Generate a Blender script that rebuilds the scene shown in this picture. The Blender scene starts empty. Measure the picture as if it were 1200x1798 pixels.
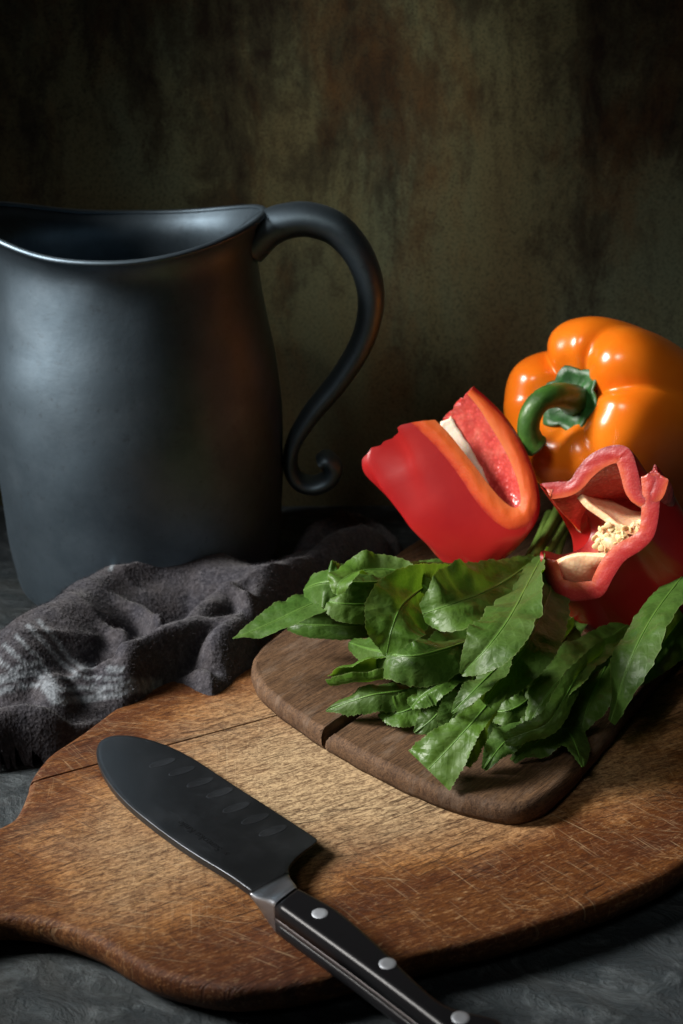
import bpy, bmesh, math, random
from mathutils import Vector, Matrix, noise
random.seed(7)
R = math.radians
sc = bpy.context.scene
col = sc.collection

# ------------------------------------------------------------------ camera
HC, PITCH, F = 0.366, R(22.0), 2400.0          # height (m), downward pitch, focal length in photo pixels (1200x1798)
cam_d = bpy.data.cameras.new('camera'); cam = bpy.data.objects.new('camera', cam_d); col.objects.link(cam)
cam.location = (0, 0, HC); cam.rotation_euler = (R(90) - PITCH, 0, 0)
cam_d.sensor_fit = 'VERTICAL'; cam_d.sensor_height = 36.0; cam_d.lens = 36.0 * F / 1798.0
cam_d.clip_start = 0.01; cam_d.clip_end = 50
cam_d.dof.use_dof = True; cam_d.dof.focus_distance = 0.62; cam_d.dof.aperture_fstop = 13
sc.camera = cam
# ------------------------------------------------------------------ world and light
w = bpy.data.worlds.new('World'); sc.world = w; w.use_nodes = True
bg = w.node_tree.nodes['Background']; bg.inputs[0].default_value = (0.55, 0.75, 1.0, 1); bg.inputs[1].default_value = 0.004

def aim(o, target):
    o.rotation_euler = (Vector(target) - o.location).to_track_quat('-Z', 'Y').to_euler()
def area(name, loc, target, sx, sy, power, color, spread=180):
    l = bpy.data.lights.new(name, 'AREA'); l.shape = 'RECTANGLE'; l.size = sx; l.size_y = sy
    l.energy = power; l.color = color; l.spread = R(spread)
    o = bpy.data.objects.new(name, l); col.objects.link(o); o.location = loc; aim(o, target); return o
def spot(name, loc, target, power, color, cone, blend, radius):
    l = bpy.data.lights.new(name, 'SPOT'); l.energy = power; l.color = color
    l.spot_size = R(cone); l.spot_blend = blend; l.shadow_soft_size = radius
    o = bpy.data.objects.new(name, l); col.objects.link(o); o.location = loc; aim(o, target); return o
# window light from the left, a little behind the still life
area('window_light', (-0.84, 0.55, 0.64), (0.03, 0.585, 0.075), 0.30, 0.44, 2.55, (1.0, 0.965, 0.92), 41)
# added fill lamp, front left, to lift the dark side of the peppers
area('pepper_fill', (-0.25, 0.0, 0.95), (0.19, 0.70, 0.09), 0.4, 0.4, 0.17, (1.0, 0.95, 0.88), 22)
# soft pool on the stained backdrop
spot('backdrop_light', (0.10, 0.22, 0.86), (0.02, 0.93, 0.268), 23.0, (1.0, 0.96, 0.82), 17.5, 1.0, 0.05)

sc.view_settings.view_transform = 'Standard'; sc.view_settings.look = 'None'
sc.view_settings.exposure = -0.22; sc.view_settings.gamma = 1; sc.view_settings.use_curve_mapping = False
sc.cycles.use_denoising = True
sc.cycles.max_bounces = 8

# ------------------------------------------------------------------ geometry helpers
CAM = Vector((0, 0, HC))
FW = Vector((0, math.cos(PITCH), -math.sin(PITCH))); UP = Vector((0, math.sin(PITCH), math.cos(PITCH))); RT = Vector((1, 0, 0))
def ray(px, py): return FW + RT * ((px - 600) / F) - UP * ((py - 899) / F)
def P(px, py, z=0.0):                      # point of the place at height z
    d = ray(px, py); return CAM + d * ((z - HC) / d.z)
def Q(px, py, y):                          # point of the place at distance y
    d = ray(px, py); return CAM + d * (y / d.y)
def RP(px, py, p0, n):                     # point of the place on a tilted plane
    d = ray(px, py); return CAM + d * ((Vector(p0) - CAM).dot(n) / d.dot(n))
def proj(v):
    q = Vector(v) - CAM; zc = q.dot(FW); return 600 + F * q.x / zc, 899 - F * q.dot(UP) / zc
def pxm(v): return (Vector(v) - CAM).dot(FW) / F     # metres per photo pixel at v

def spline(pts, n, closed=False):          # Catmull-Rom through Vectors (or scalars in tuples), n samples
    m = len(pts); out = []
    segs = m if closed else m - 1
    cnt = n if closed else n - 1
    for i in range(n):
        t = i / cnt * segs
        k = min(int(t), segs - 1); f = t - k
        def g(j):
            if closed: return pts[j % m]
            if j < 0: return pts[0] * 2 - pts[1]
            if j >= m: return pts[m - 1] * 2 - pts[m - 2]
            return pts[j]
        a, b, c, d = g(k - 1), g(k), g(k + 1), g(k + 2)
        out.append(0.5 * ((2 * b) + (c - a) * f + (2 * a - 5 * b + 4 * c - d) * f * f + (3 * b - a - 3 * c + d) * f ** 3))
    return out
def hsm(a, b, t): return a + (b - a) * (t * t * (3 - 2 * t))
def V(*a): return Vector(a)

def mk(name, verts, faces, mat, parent=None, origin=None, smooth=True, flat=(), uv=None):
    if parent is not None:
        origin = Vector(parent.location)
        if parent.parent is not None: origin = origin + parent.parent.location
    o0 = Vector(origin) if origin is not None else Vector((0, 0, 0))
    me = bpy.data.meshes.new(name)
    me.from_pydata([tuple(Vector(v) - o0) for v in verts], [], faces)
    if smooth:
        me.polygons.foreach_set('use_smooth', [True] * len(me.polygons))
        for f in flat: me.polygons[f].use_smooth = False
    if uv is not None:
        l = me.uv_layers.new(name='UVMap')
        for lp in me.loops: l.data[lp.index].uv = uv[lp.vertex_index]
    for m in (mat if isinstance(mat, (list, tuple)) else [mat]): me.materials.append(m)
    me.update()
    o = bpy.data.objects.new(name, me); col.objects.link(o)
    if parent is not None: o.parent = parent
    else: o.location = o0
    return o
def empty(name, loc):
    o = bpy.data.objects.new(name, None); col.objects.link(o); o.location = loc; o.empty_display_size = 0.02; return o
def tag(o, label, cat, group=None, kind=None):
    if label: o['label'] = label
    if cat: o['category'] = cat
    if group: o['group'] = group
    if kind: o['kind'] = kind
    return o
def grid_faces(nu, nv, closed_u=False, closed_v=False, base=0):
    fs = []
    for i in range(nu if closed_u else nu - 1):
        for j in range(nv if closed_v else nv - 1):
            a = base + i * nv + j; b = base + ((i + 1) % nu) * nv + j
            a2 = base + i * nv + (j + 1) % nv; b2 = base + ((i + 1) % nu) * nv + (j + 1) % nv
            fs.append((a, b, b2, a2))
    return fs
def tube(path, radii, seg=12, sideref=V(0, 1, 0), flat=1.0, cap=True):   # swept ellipse: radius across sideref scaled by flat
    vs = []; n = len(path)
    for i, p in enumerate(path):
        t = (path[min(i + 1, n - 1)] - path[max(i - 1, 0)]).normalized()
        s = (sideref - t * sideref.dot(t)).normalized(); u = t.cross(s)
        r = radii[i] if isinstance(radii, (list, tuple)) else radii
        fl = flat[i] if isinstance(flat, (list, tuple)) else flat
        for k in range(seg):
            a = 2 * math.pi * k / seg
            vs.append(p + s * (r * fl * math.cos(a)) + u * (r * math.sin(a)))
    fs = grid_faces(n, seg, closed_v=True)
    if cap:
        fs.append(tuple(range(seg - 1, -1, -1))); fs.append(tuple((n - 1) * seg + k for k in range(seg)))
    return vs, fs
def inset2(poly, d):                       # poly: list of 2D vectors, counter-clockwise; d>0 inwards
    n = len(poly); out = []
    for i in range(n):
        a, b, c = poly[i - 1], poly[i], poly[(i + 1) % n]
        e1 = (b - a).normalized(); e2 = (c - b).normalized()
        n1 = V(-e1.y, e1.x); n2 = V(-e2.y, e2.x); m = (n1 + n2)
        if m.length < 1e-4: m = n1
        m.normalize(); k = max(m.dot(n1), 0.45)
        out.append(b + m * (d / k))
    return out
def ccw(poly):
    s = sum(poly[i - 1].x * poly[i].y - poly[i].x * poly[i - 1].y for i in range(len(poly)))
    return poly if s > 0 else poly[::-1]
def slab(poly, rings, frame=None, rough=0.0):          # rings: (inset, height) from top to bottom; frame maps (x,y,z) to the place
    poly = ccw(poly); n = len(poly); vs = []
    for (d, z) in rings:
        for q in inset2(poly, d):
            v = V(q.x, q.y, z)
            if rough: v += V(noise.noise(V(q.x * 90, q.y * 90, z * 200)), noise.noise(V(q.y * 90, q.x * 90, 5)), 0.5 * noise.noise(V(q.x * 60, q.y * 60, 9))) * rough
            vs.append(frame @ v if frame else v)
    m = len(rings)
    fs = [(i * n + j, i * n + (j + 1) % n, (i + 1) * n + (j + 1) % n, (i + 1) * n + j)[::-1] for i in range(m - 1) for j in range(n)]
    flat = [len(fs), len(fs) + 1]
    fs.append(tuple(range(n))); fs.append(tuple((m - 1) * n + k for k in range(n - 1, -1, -1)))
    return vs, fs, flat
def clip2(poly, p, nrm):                   # keep the side of the line where (q-p).nrm >= 0
    out = []
    for i in range(len(poly)):
        a, b = poly[i - 1], poly[i]; da, db = (a - p).dot(nrm), (b - p).dot(nrm)
        if (da >= 0) != (db >= 0): out.append(a + (b - a) * (da / (da - db)))
        if db >= 0: out.append(b)
    return out

# ------------------------------------------------------------------ material helpers
def newmat(name):
    m = bpy.data.materials.new(name); m.use_nodes = True; nt = m.node_tree
    b = nt.nodes['Principled BSDF']; return m, nt, b
class N:
    def __init__(s, nt): s.nt = nt
    def node(s, t, **kw):
        n = s.nt.nodes.new(t)
        for k, v in kw.items(): setattr(n, k, v)
        return n
    def link(s, a, b): s.nt.links.new(a, b)
    def coord(s, kind='Object', scale=(1, 1, 1), rot=(0, 0, 0), loc=(0, 0, 0)):
        # rotate first, then scale, so that grain runs straight along the turned axis
        c = s.node('ShaderNodeTexCoord'); m1 = s.node('ShaderNodeMapping'); m1.inputs['Rotation'].default_value = rot; m1.inputs['Location'].default_value = loc
        m2 = s.node('ShaderNodeMapping'); m2.inputs['Scale'].default_value = scale
        s.link(c.outputs[kind], m1.inputs[0]); s.link(m1.outputs[0], m2.inputs[0]); return m2.outputs[0]
    def noise(s, vec, scale, detail=4, rough=0.55, dist=0.0):
        n = s.node('ShaderNodeTexNoise'); n.inputs['Scale'].default_value = scale; n.inputs['Detail'].default_value = detail
        n.inputs['Roughness'].default_value = rough; n.inputs['Distortion'].default_value = dist
        if vec is not None: s.link(vec, n.inputs['Vector'])
        return n.outputs['Fac']
    def voro(s, vec, scale, feature='F1'):
        n = s.node('ShaderNodeTexVoronoi', feature=feature); n.inputs['Scale'].default_value = scale
        if vec is not None: s.link(vec, n.inputs['Vector'])
        return n.outputs['Distance']
    def ramp(s, fac, stops):
        r = s.node('ShaderNodeValToRGB'); e = r.color_ramp.elements
        while len(e) < len(stops): e.new(0.5)
        for i, (p, c) in enumerate(stops):
            e[i].position = p; e[i].color = (*c, 1) if not isinstance(c, (int, float)) else (c, c, c, 1)
        s.link(fac, r.inputs[0]); return r.outputs[0]
    def mix(s, fac, a, b, blend='MIX'):
        m = s.node('ShaderNodeMix', data_type='RGBA', blend_type=blend)
        for sock, v in ((m.inputs[0], fac), (m.inputs[6], a), (m.inputs[7], b)):
            if hasattr(v, 'is_linked') or hasattr(v, 'links'): s.link(v, sock)
            elif isinstance(v, (int, float)): sock.default_value = v if sock == m.inputs[0] else (v, v, v, 1)
            else: sock.default_value = (*v, 1)
        return m.outputs[2]
    def math(s, op, a, b=0.0):
        m = s.node('ShaderNodeMath', operation=op)
        for sock, v in ((m.inputs[0], a), (m.inputs[1], b)):
            if hasattr(v, 'links'): s.link(v, sock)
            else: sock.default_value = v
        return m.outputs[0]
    def bump(s, h, strength, dist, bsdf, prev=None):
        b = s.node('ShaderNodeBump'); b.inputs['Strength'].default_value = strength; b.inputs['Distance'].default_value = dist
        s.link(h, b.inputs['Height'])
        if prev is not None: s.link(prev, b.inputs['Normal'])
        if bsdf is not None: s.link(b.outputs[0], bsdf.inputs['Normal'])
        return b.outputs[0]
M = {}

def wood(name, ang, dark, mid, light, pale, scratch=None, rough=0.62, fibre=(90, 330, 200)):
    m, nt, b = newmat(name); n = N(nt)
    big = n.noise(n.coord('Object', (2.6, 12, 5), (0, 0, -ang)), 2.4, 6, 0.62, 0.9)
    fine = n.noise(n.coord('Object', (7, 60, 30), (0, 0, -ang)), 6.0, 7, 0.7, 0.5)
    blot = n.noise(n.coord('Object'), 8.0, 6, 0.65)
    c = n.ramp(big, [(0.30, dark), (0.42, mid), (0.56, light), (0.66, mid), (0.80, dark)])
    if scratch:                                    # worn pale where the cutting is done, oiled and dark towards the rim
        gx = n.coord('Object', (1 / 0.185, 1 / 0.11, 0), (0, 0, -ang), scratch)
        gl = n.node('ShaderNodeVectorMath', operation='LENGTH'); n.link(gx, gl.inputs[0])
        wear = n.math('ADD', gl.outputs['Value'], n.math('MULTIPLY', n.math('SUBTRACT', blot, 0.5), 1.6))
        c = n.mix(n.ramp(wear, [(0.25, 0.85), (1.0, 0.0)]), c, pale)
        c = n.mix(n.ramp(wear, [(0.85, 0.0), (1.35, 0.65)]), c, dark)
    else:
        c = n.mix(n.ramp(blot, [(0.42, 0.0), (0.62, 0.75)]), c, pale)
    c = n.mix(n.ramp(fine, [(0.34, 0.6), (0.52, 0.0)]), c, dark)
    fib = n.noise(n.coord('Object', fibre, (0, 0, -ang)), 3.0, 5, 0.75, 0.6)
    c = n.mix(n.ramp(fib, [(0.36, 0.8), (0.54, 0.0)]), c, tuple(x * 0.6 for x in dark))
    c = n.mix(n.ramp(fib, [(0.55, 0.0), (0.75, 0.4)]), c, tuple(min(1, x * 1.35) for x in pale))
    speck = n.noise(n.coord('Object'), 520.0, 3, 0.7)
    c = n.mix(n.ramp(speck, [(0.35, 0.5), (0.52, 0.0)]), c, dark)
    if not scratch:                                # greyed, rubbed patches
        c = n.mix(n.ramp(n.noise(n.coord('Object', (1, 3, 1), (0, 0, -ang)), 34, 5, 0.7), [(0.52, 0.0), (0.68, 0.5)]), c, (0.17, 0.12, 0.085))
    hgt = n.math('MULTIPLY', fib, 0.7)
    if scratch:
        lt = tuple(min(1, x * 1.25) for x in pale); dk = tuple(x * .3 for x in dark)
        for k, (a, sx, sy, th, colr, amt) in enumerate([(ang + 1.75, 16, 640, 0.63, lt, 0.24), (ang + 2.15, 20, 700, 0.64, lt, 0.24), (ang + 1.2, 22, 760, 0.64, lt, 0.2), (ang + 1.9, 7, 420, 0.675, lt, 0.3), (ang + 2.5, 26, 800, 0.63, lt, 0.28),
                                                  (ang + 0.15, 24, 560, 0.61, dk, 0.75), (ang - 0.2, 28, 640, 0.62, dk, 0.7), (ang + 2.0, 26, 760, 0.62, dk, 0.6), (ang + 0.02, 16, 420, 0.62, dk, 0.7)]):
            t = n.noise(n.coord('Object', (sx, sy, 20), (0, 0, -a), (k * .37, k * .71, 0)), 2.0, 3, 0.5)
            msk = n.ramp(n.noise(n.coord('Object', loc=(k * 1.3, 2.1 * k, 0)), 12.0, 3), [(0.45, 0.0), (0.66, 1.0)])
            f = n.math('MULTIPLY', n.ramp(t, [(th, 0.0), (th + 0.05, amt)]), msk)
            c = n.mix(f, c, colr)
            hgt = n.math('SUBTRACT', hgt, n.math('MULTIPLY', f, 0.8))
    nt.links.new(c, b.inputs['Base Color'])
    b.inputs['Roughness'].default_value = rough; b.inputs['Specular IOR Level'].default_value = 0.28
    p = n.bump(fine, 0.45, 0.0014, None); n.bump(hgt, 0.7, 0.0007, b, p)
    return m
M['big_wood'] = wood('acacia_wood', R(27), (0.050, 0.012, 0.002), (0.20, 0.060, 0.008), (0.32, 0.120, 0.020), (0.52, 0.385, 0.22), (-0.040, -0.040, 0))
M['old_wood'] = wood('weathered_wood', R(50), (0.028, 0.013, 0.006), (0.086, 0.043, 0.019), (0.135, 0.072, 0.034), (0.115, 0.064, 0.033), None, 0.75, (22, 420, 420))

def slate():
    m, nt, b = newmat('slate'); n = N(nt)
    co = n.coord('Object', (1, 1.6, 1), (0, 0, R(20)))
    big = n.noise(co, 6, 6, 0.6, 0.6); mid = n.noise(co, 38, 8, 0.72, 1.2); fin = n.noise(co, 240, 5, 0.7)
    c = n.ramp(big, [(0.3, (0.014, 0.023, 0.031)), (0.55, (0.029, 0.043, 0.050)), (0.75, (0.052, 0.055, 0.047))])
    c = n.mix(n.ramp(mid, [(0.50, 0.0), (0.64, 0.8)]), c, (0.13, 0.155, 0.165))
    c = n.mix(n.ramp(fin, [(0.30, 0.6), (0.55, 0.0)]), c, (0.015, 0.018, 0.02))
    nt.links.new(c, b.inputs['Base Color']); b.inputs['Roughness'].default_value = 0.62
    rid = n.voro(n.mix(0.12, co, n.node('ShaderNodeTexNoise').outputs['Color']), 26, 'DISTANCE_TO_EDGE')
    p = n.bump(mid, 1.0, 0.010, None); p = n.bump(n.ramp(rid, [(0.0, 0.0), (0.05, 1.0)]), 0.25, 0.0015, None, p); n.bump(fin, 0.7, 0.0012, b, p)
    return m
M['slate'] = slate()

def backdrop():
    m, nt, b = newmat('stained_canvas'); n = N(nt)
    co = n.coord('Object', (1, 1, 0.55)); cv = n.coord('Object', (1, 1, 0.16))
    big = n.noise(co, 5.0, 5, 0.6, 0.5); drip = n.noise(cv, 16, 7, 0.68, 0.3); med = n.noise(co, 30, 8, 0.75, 0.4); fin = n.noise(n.coord('Object'), 620, 4, 0.75)
    c = n.ramp(big, [(0.32, (0.085, 0.058, 0.026)), (0.46, (0.105, 0.100, 0.052)), (0.62, (0.095, 0.118, 0.076)), (0.8, (0.14, 0.105, 0.045))])
    stain = n.math('ADD', n.math('MULTIPLY', drip, 0.42), n.math('MULTIPLY', med, 0.58))
    sz = n.node('ShaderNodeSeparateXYZ'); n.link(n.coord('Object'), sz.inputs[0])        # the stain ran down from the top edge
    run = n.math('MULTIPLY', n.math('SUBTRACT', sz.outputs[2], 0.270), -0.35)
    zone = n.math('MULTIPLY', n.math('SUBTRACT', n.noise(n.coord('Object', (1, 1, 0.45), loc=(7, 2, 5)), 9.0, 3, 0.5), 0.5), 0.45)
    stain = n.math('ADD', stain, n.math('ADD', run, zone))
    c = n.mix(n.ramp(stain, [(0.38, 0.97), (0.47, 0.6), (0.55, 0.0)]), c, (0.018, 0.012, 0.008))
    rust = n.noise(n.coord('Object', (1, 1, 0.5), loc=(3, 1, 2)), 11, 6, 0.7, 0.3)
    c = n.mix(n.ramp(rust, [(0.52, 0.0), (0.70, 0.65)]), c, (0.105, 0.052, 0.018))
    c = n.mix(n.ramp(fin, [(0.36, 0.6), (0.52, 0.0)]), c, (0.012, 0.010, 0.008))
    nt.links.new(c, b.inputs['Base Color']); b.inputs['Roughness'].default_value = 0.9; b.inputs['Specular IOR Level'].default_value = 0.15
    n.bump(fin, 0.4, 0.001, b)
    return m
M['backdrop'] = backdrop()

def pewter():
    m, nt, b = newmat('dark_pewter'); n = N(nt)
    a = n.noise(n.coord('Object'), 14, 6, 0.65); s = n.noise(n.coord('Object'), 170, 4, 0.7)
    c = n.ramp(a, [(0.3, (0.095, 0.130, 0.160)), (0.7, (0.175, 0.235, 0.285))])
    c = n.mix(n.ramp(n.noise(n.coord('Object', loc=(4, 1, 2)), 32, 6, 0.7), [(0.46, 0.0), (0.70, 0.35)]), c, (0.23, 0.29, 0.34))
    c = n.mix(n.ramp(s, [(0.28, 0.3), (0.42, 0.0)]), c, (0.06, 0.06, 0.06))
    nt.links.new(c, b.inputs['Base Color']); b.inputs['Metallic'].default_value = 1.0
    nt.links.new(n.ramp(a, [(0.3, 0.58), (0.7, 0.48)]), b.inputs['Roughness'])
    p = n.bump(a, 0.12, 0.004, None); n.bump(s, 0.12, 0.0004, b, p)
    return m
M['pewter'] = pewter()

def skin(name, c1, c2, sss):
    m, nt, b = newmat(name); n = N(nt)
    a = n.noise(n.coord('Object'), 22, 4, 0.6)
    nt.links.new(n.ramp(a, [(0.3, c1), (0.7, c2)]), b.inputs['Base Color'])
    b.inputs['Roughness'].default_value = 0.24; b.inputs['Specular IOR Level'].default_value = 0.65
    b.inputs['Subsurface Weight'].default_value = sss; b.inputs['Subsurface Radius'].default_value = (1.0, 0.35, 0.1); b.inputs['Subsurface Scale'].default_value = 0.004
    n.bump(n.noise(n.coord('Object'), 260, 2, 0.5), 0.05, 0.0006, b)
    return m
M['orange_skin'] = skin('orange_skin', (0.77, 0.155, 0.006), (0.83, 0.205, 0.010), 0.15)
M['red_skin'] = skin('red_skin', (0.29, 0.007, 0.009), (0.38, 0.014, 0.012), 0.1)
M['red_skin'].node_tree.nodes['Principled BSDF'].inputs['Roughness'].default_value = 0.27
def flesh(name, c1, c2, c3, rough=0.42, bs=0.5, sc_=520):
    m, nt, b = newmat(name); n = N(nt)
    a = n.noise(n.coord('Object'), 55, 4, 0.6); s = n.voro(n.coord('Object'), sc_)
    c = n.ramp(a, [(0.3, c1), (0.55, c2), (0.75, c3)])
    c = n.mix(n.ramp(s, [(0.1, 0.35), (0.5, 0.0)]), c, tuple(min(1, x * 1.6 + .05) for x in c2))
    nt.links.new(c, b.inputs['Base Color']); b.inputs['Roughness'].default_value = rough
    b.inputs['Subsurface Weight'].default_value = 0.3; b.inputs['Subsurface Radius'].default_value = (1.0, 0.3, 0.12); b.inputs['Subsurface Scale'].default_value = 0.004
    p = n.bump(a, 0.4, 0.0014, None); n.bump(s, bs, 0.0005, b, p)
    return m
M['red_flesh'] = flesh('red_flesh', (0.58, 0.055, 0.018), (0.68, 0.115, 0.025), (0.62, 0.075, 0.03), 0.38, 0.25, 700)
M['pink_flesh'] = flesh('pink_flesh', (0.36, 0.018, 0.018), (0.45, 0.040, 0.034), (0.52, 0.085, 0.06), 0.38, 0.25, 700)
M['inner_flesh'] = flesh('wet_inner_flesh', (0.42, 0.025, 0.025), (0.54, 0.075, 0.06), (0.66, 0.19, 0.14), 0.2, 0.6, 420)
M['membrane'] = flesh('pale_membrane', (0.75, 0.36, 0.18), (0.82, 0.52, 0.30), (0.88, 0.70, 0.48), 0.45, 0.2)
M['pith'] = flesh('white_pith', (0.80, 0.60, 0.44), (0.86, 0.72, 0.56), (0.90, 0.80, 0.66), 0.5, 0.2)
M['seed'] = flesh('pale_seed', (0.66, 0.44, 0.20), (0.74, 0.54, 0.28), (0.80, 0.62, 0.36), 0.5, 0.1)
def cutm(name, stops, rough=0.36):                  # cut wall of a pepper: colour runs from the skin to the inside
    m, nt, b = newmat(name); n = N(nt)
    uvn = n.node('ShaderNodeUVMap'); sep = n.node('ShaderNodeSeparateXYZ'); n.link(uvn.outputs[0], sep.inputs[0])
    a = n.noise(n.coord('Object'), 130, 4, 0.6); s = n.voro(n.coord('Object'), 900)
    f = n.math('ADD', sep.outputs[1], n.math('MULTIPLY', n.math('SUBTRACT', a, 0.5), 0.5))
    c = n.ramp(f, stops)
    c = n.mix(n.ramp(s, [(0.12, 0.14), (0.45, 0.0)]), c, (0.60, 0.17, 0.09))
    nt.links.new(c, b.inputs['Base Color']); b.inputs['Roughness'].default_value = rough
    b.inputs['Subsurface Weight'].default_value = 0.3; b.inputs['Subsurface Radius'].default_value = (1.0, 0.3, 0.12); b.inputs['Subsurface Scale'].default_value = 0.003
    p = n.bump(a, 0.2, 0.0009, None); n.bump(s, 0.14, 0.0004, b, p)
    return m
M['cut_red'] = cutm('cut_red_wall', [(0.0, (0.20, 0.005, 0.007)), (0.16, (0.30, 0.014, 0.016)), (0.6, (0.36, 0.025, 0.020)), (0.95, (0.50, 0.085, 0.032))])
M['cut_orange'] = cutm('cut_orange_wall', [(0.0, (0.40, 0.020, 0.010)), (0.16, (0.58, 0.070, 0.016)), (0.6, (0.66, 0.115, 0.020)), (0.92, (0.68, 0.16, 0.045))])
def stemm(name, c1, c2, c3):
    m, nt, b = newmat(name); n = N(nt)
    a = n.noise(n.coord('Object'), 90, 5, 0.65)
    nt.links.new(n.ramp(a, [(0.3, c1), (0.55, c2), (0.75, c3)]), b.inputs['Base Color']); b.inputs['Roughness'].default_value = 0.42
    n.bump(a, 0.5, 0.0015, b); return m
M['stem'] = stemm('pepper_stem', (0.020, 0.062, 0.010), (0.040, 0.115, 0.016), (0.085, 0.17, 0.03))
M['calyx'] = stemm('pepper_calyx', (0.010, 0.050, 0.010), (0.022, 0.100, 0.020), (0.055, 0.17, 0.05))
M['stem_cut'] = stemm('dry_stem_end', (0.05, 0.04, 0.015), (0.09, 0.075, 0.03), (0.03, 0.025, 0.012))
M['midrib'] = stemm('leaf_midrib', (0.050, 0.13, 0.014), (0.075, 0.17, 0.022), (0.11, 0.21, 0.035))
M['herb_stalk'] = stemm('herb_stalk', (0.14, 0.26, 0.04), (0.22, 0.36, 0.07), (0.30, 0.42, 0.12))

def leafm():
    m, nt, b = newmat('herb_leaf'); n = N(nt)
    uvn = n.node('ShaderNodeUVMap'); sep = n.node('ShaderNodeSeparateXYZ'); n.link(uvn.outputs[0], sep.inputs[0])
    u, v = sep.outputs[0], sep.outputs[1]
    av = n.math('ABSOLUTE', n.math('SUBTRACT', v, 0.5))
    # side veins slant forward from the midrib
    wob = n.noise(n.coord('Object'), 40, 3)
    ph = n.math('ADD', n.math('MULTIPLY', n.math('SUBTRACT', u, n.math('MULTIPLY', av, 0.42)), 44.0), n.math('MULTIPLY', wob, 6.0))
    vein = n.math('POWER', n.math('ABSOLUTE', n.math('SINE', ph)), 0.35)          # 0 on a vein
    veinm = n.ramp(vein, [(0.30, 1.0), (0.62, 0.0)])
    info = n.node('ShaderNodeObjectInfo')
    base = n.ramp(info.outputs['Random'], [(0.0, (0.014, 0.062, 0.005)), (0.35, (0.038, 0.118, 0.006)), (0.7, (0.062, 0.160, 0.009)), (1.0, (0.018, 0.088, 0.012))])
    blot = n.noise(n.coord('Object'), 30, 5, 0.6)
    c = n.mix(n.ramp(blot, [(0.40, 0.0), (0.70, 0.55)]), base, (0.075, 0.115, 0.022))
    c = n.mix(n.ramp(n.noise(n.coord('Object'), 160, 4, 0.7), [(0.3, 0.4), (0.5, 0.0)]), c, (0.02, 0.07, 0.012))
    c = n.mix(n.math('MULTIPLY', veinm, 0.10), c, (0.13, 0.27, 0.06))
    net = n.ramp(n.voro(n.coord('Object', (1, 1, 1)), 300, 'DISTANCE_TO_EDGE'), [(0.0, 1.0), (0.10, 0.0)])
    c = n.mix(n.math('MULTIPLY', net, 0.22), c, (0.12, 0.24, 0.05))
    c = n.mix(n.ramp(av, [(0.012, 0.7), (0.05, 0.0)]), c, (0.18, 0.33, 0.08))
    c = n.mix(n.ramp(n.noise(n.coord('Object', loc=(2, 5, 1)), 95, 3, 0.6), [(0.66, 0.0), (0.74, 0.7)]), c, (0.05, 0.045, 0.012))
    c = n.mix(n.ramp(av, [(0.485, 0.0), (0.5, 0.55)]), c, (0.25, 0.33, 0.12))
    geo = n.node('ShaderNodeNewGeometry')
    c = n.mix(n.math('MULTIPLY', geo.outputs['Backfacing'], 0.35), c, (0.08, 0.125, 0.03))
    nt.links.new(c, b.inputs['Base Color']); nt.links.new(n.ramp(blot, [(0.35, 0.36), (0.65, 0.58)]), b.inputs['Roughness']); b.inputs['Specular IOR Level'].default_value = 0.32
    p = n.bump(n.noise(n.coord('Object'), 55, 3, 0.5), 0.5, 0.0030, None); p = n.bump(n.voro(n.coord('Object'), 300, 'DISTANCE_TO_EDGE'), 0.45, 0.0006, None, p); n.bump(vein, 0.10, 0.0010, b, p)
    tr = n.node('ShaderNodeBsdfTranslucent'); n.link(n.mix(1.0, c, (1.9, 1.7, 0.6), 'MULTIPLY'), tr.inputs[0])
    mx = n.node('ShaderNodeMixShader'); mx.inputs[0].default_value = 0.30
    n.link(b.outputs[0], mx.inputs[1]); n.link(tr.outputs[0], mx.inputs[2])
    n.link(mx.outputs[0], nt.nodes['Material Output'].inputs['Surface'])
    return m
M['leaf'] = leafm()

def towelm():
    m, nt, b = newmat('charcoal_wool'); n = N(nt)
    at = n.node('ShaderNodeAttribute', attribute_name='stripe')
    co = n.coord('Object')
    k = n.noise(co, 380, 4, 0.75); k2 = n.noise(co, 60, 4, 0.6); kn = n.voro(n.coord('Object', (1, 1.5, 1), (0, 0, R(30))), 520)
    c = n.ramp(k, [(0.28, (0.010, 0.010, 0.013)), (0.5, (0.034, 0.033, 0.041)), (0.74, (0.092, 0.090, 0.10))])
    c = n.mix(n.ramp(k2, [(0.4, 0.0), (0.7, 0.4)]), c, (0.07, 0.060, 0.058))
    st = n.ramp(k, [(0.25, (0.07, 0.08, 0.09)), (0.6, (0.22, 0.245, 0.27))])
    sf = n.math('MULTIPLY', at.outputs['Fac'], n.ramp(n.noise(co, 90, 3, 0.7), [(0.30, 0.6), (0.5, 1.0)]))
    c = n.mix(sf, c, st)
    nt.links.new(c, b.inputs['Base Color']); b.inputs['Roughness'].default_value = 0.95; b.inputs['Specular IOR Level'].default_value = 0.1
    b.inputs['Sheen Weight'].default_value = 0.15
    p = n.bump(kn, 0.45, 0.0010, None); n.bump(k, 0.5, 0.0010, b, p)
    return m
M['towel'] = towelm()

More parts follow.
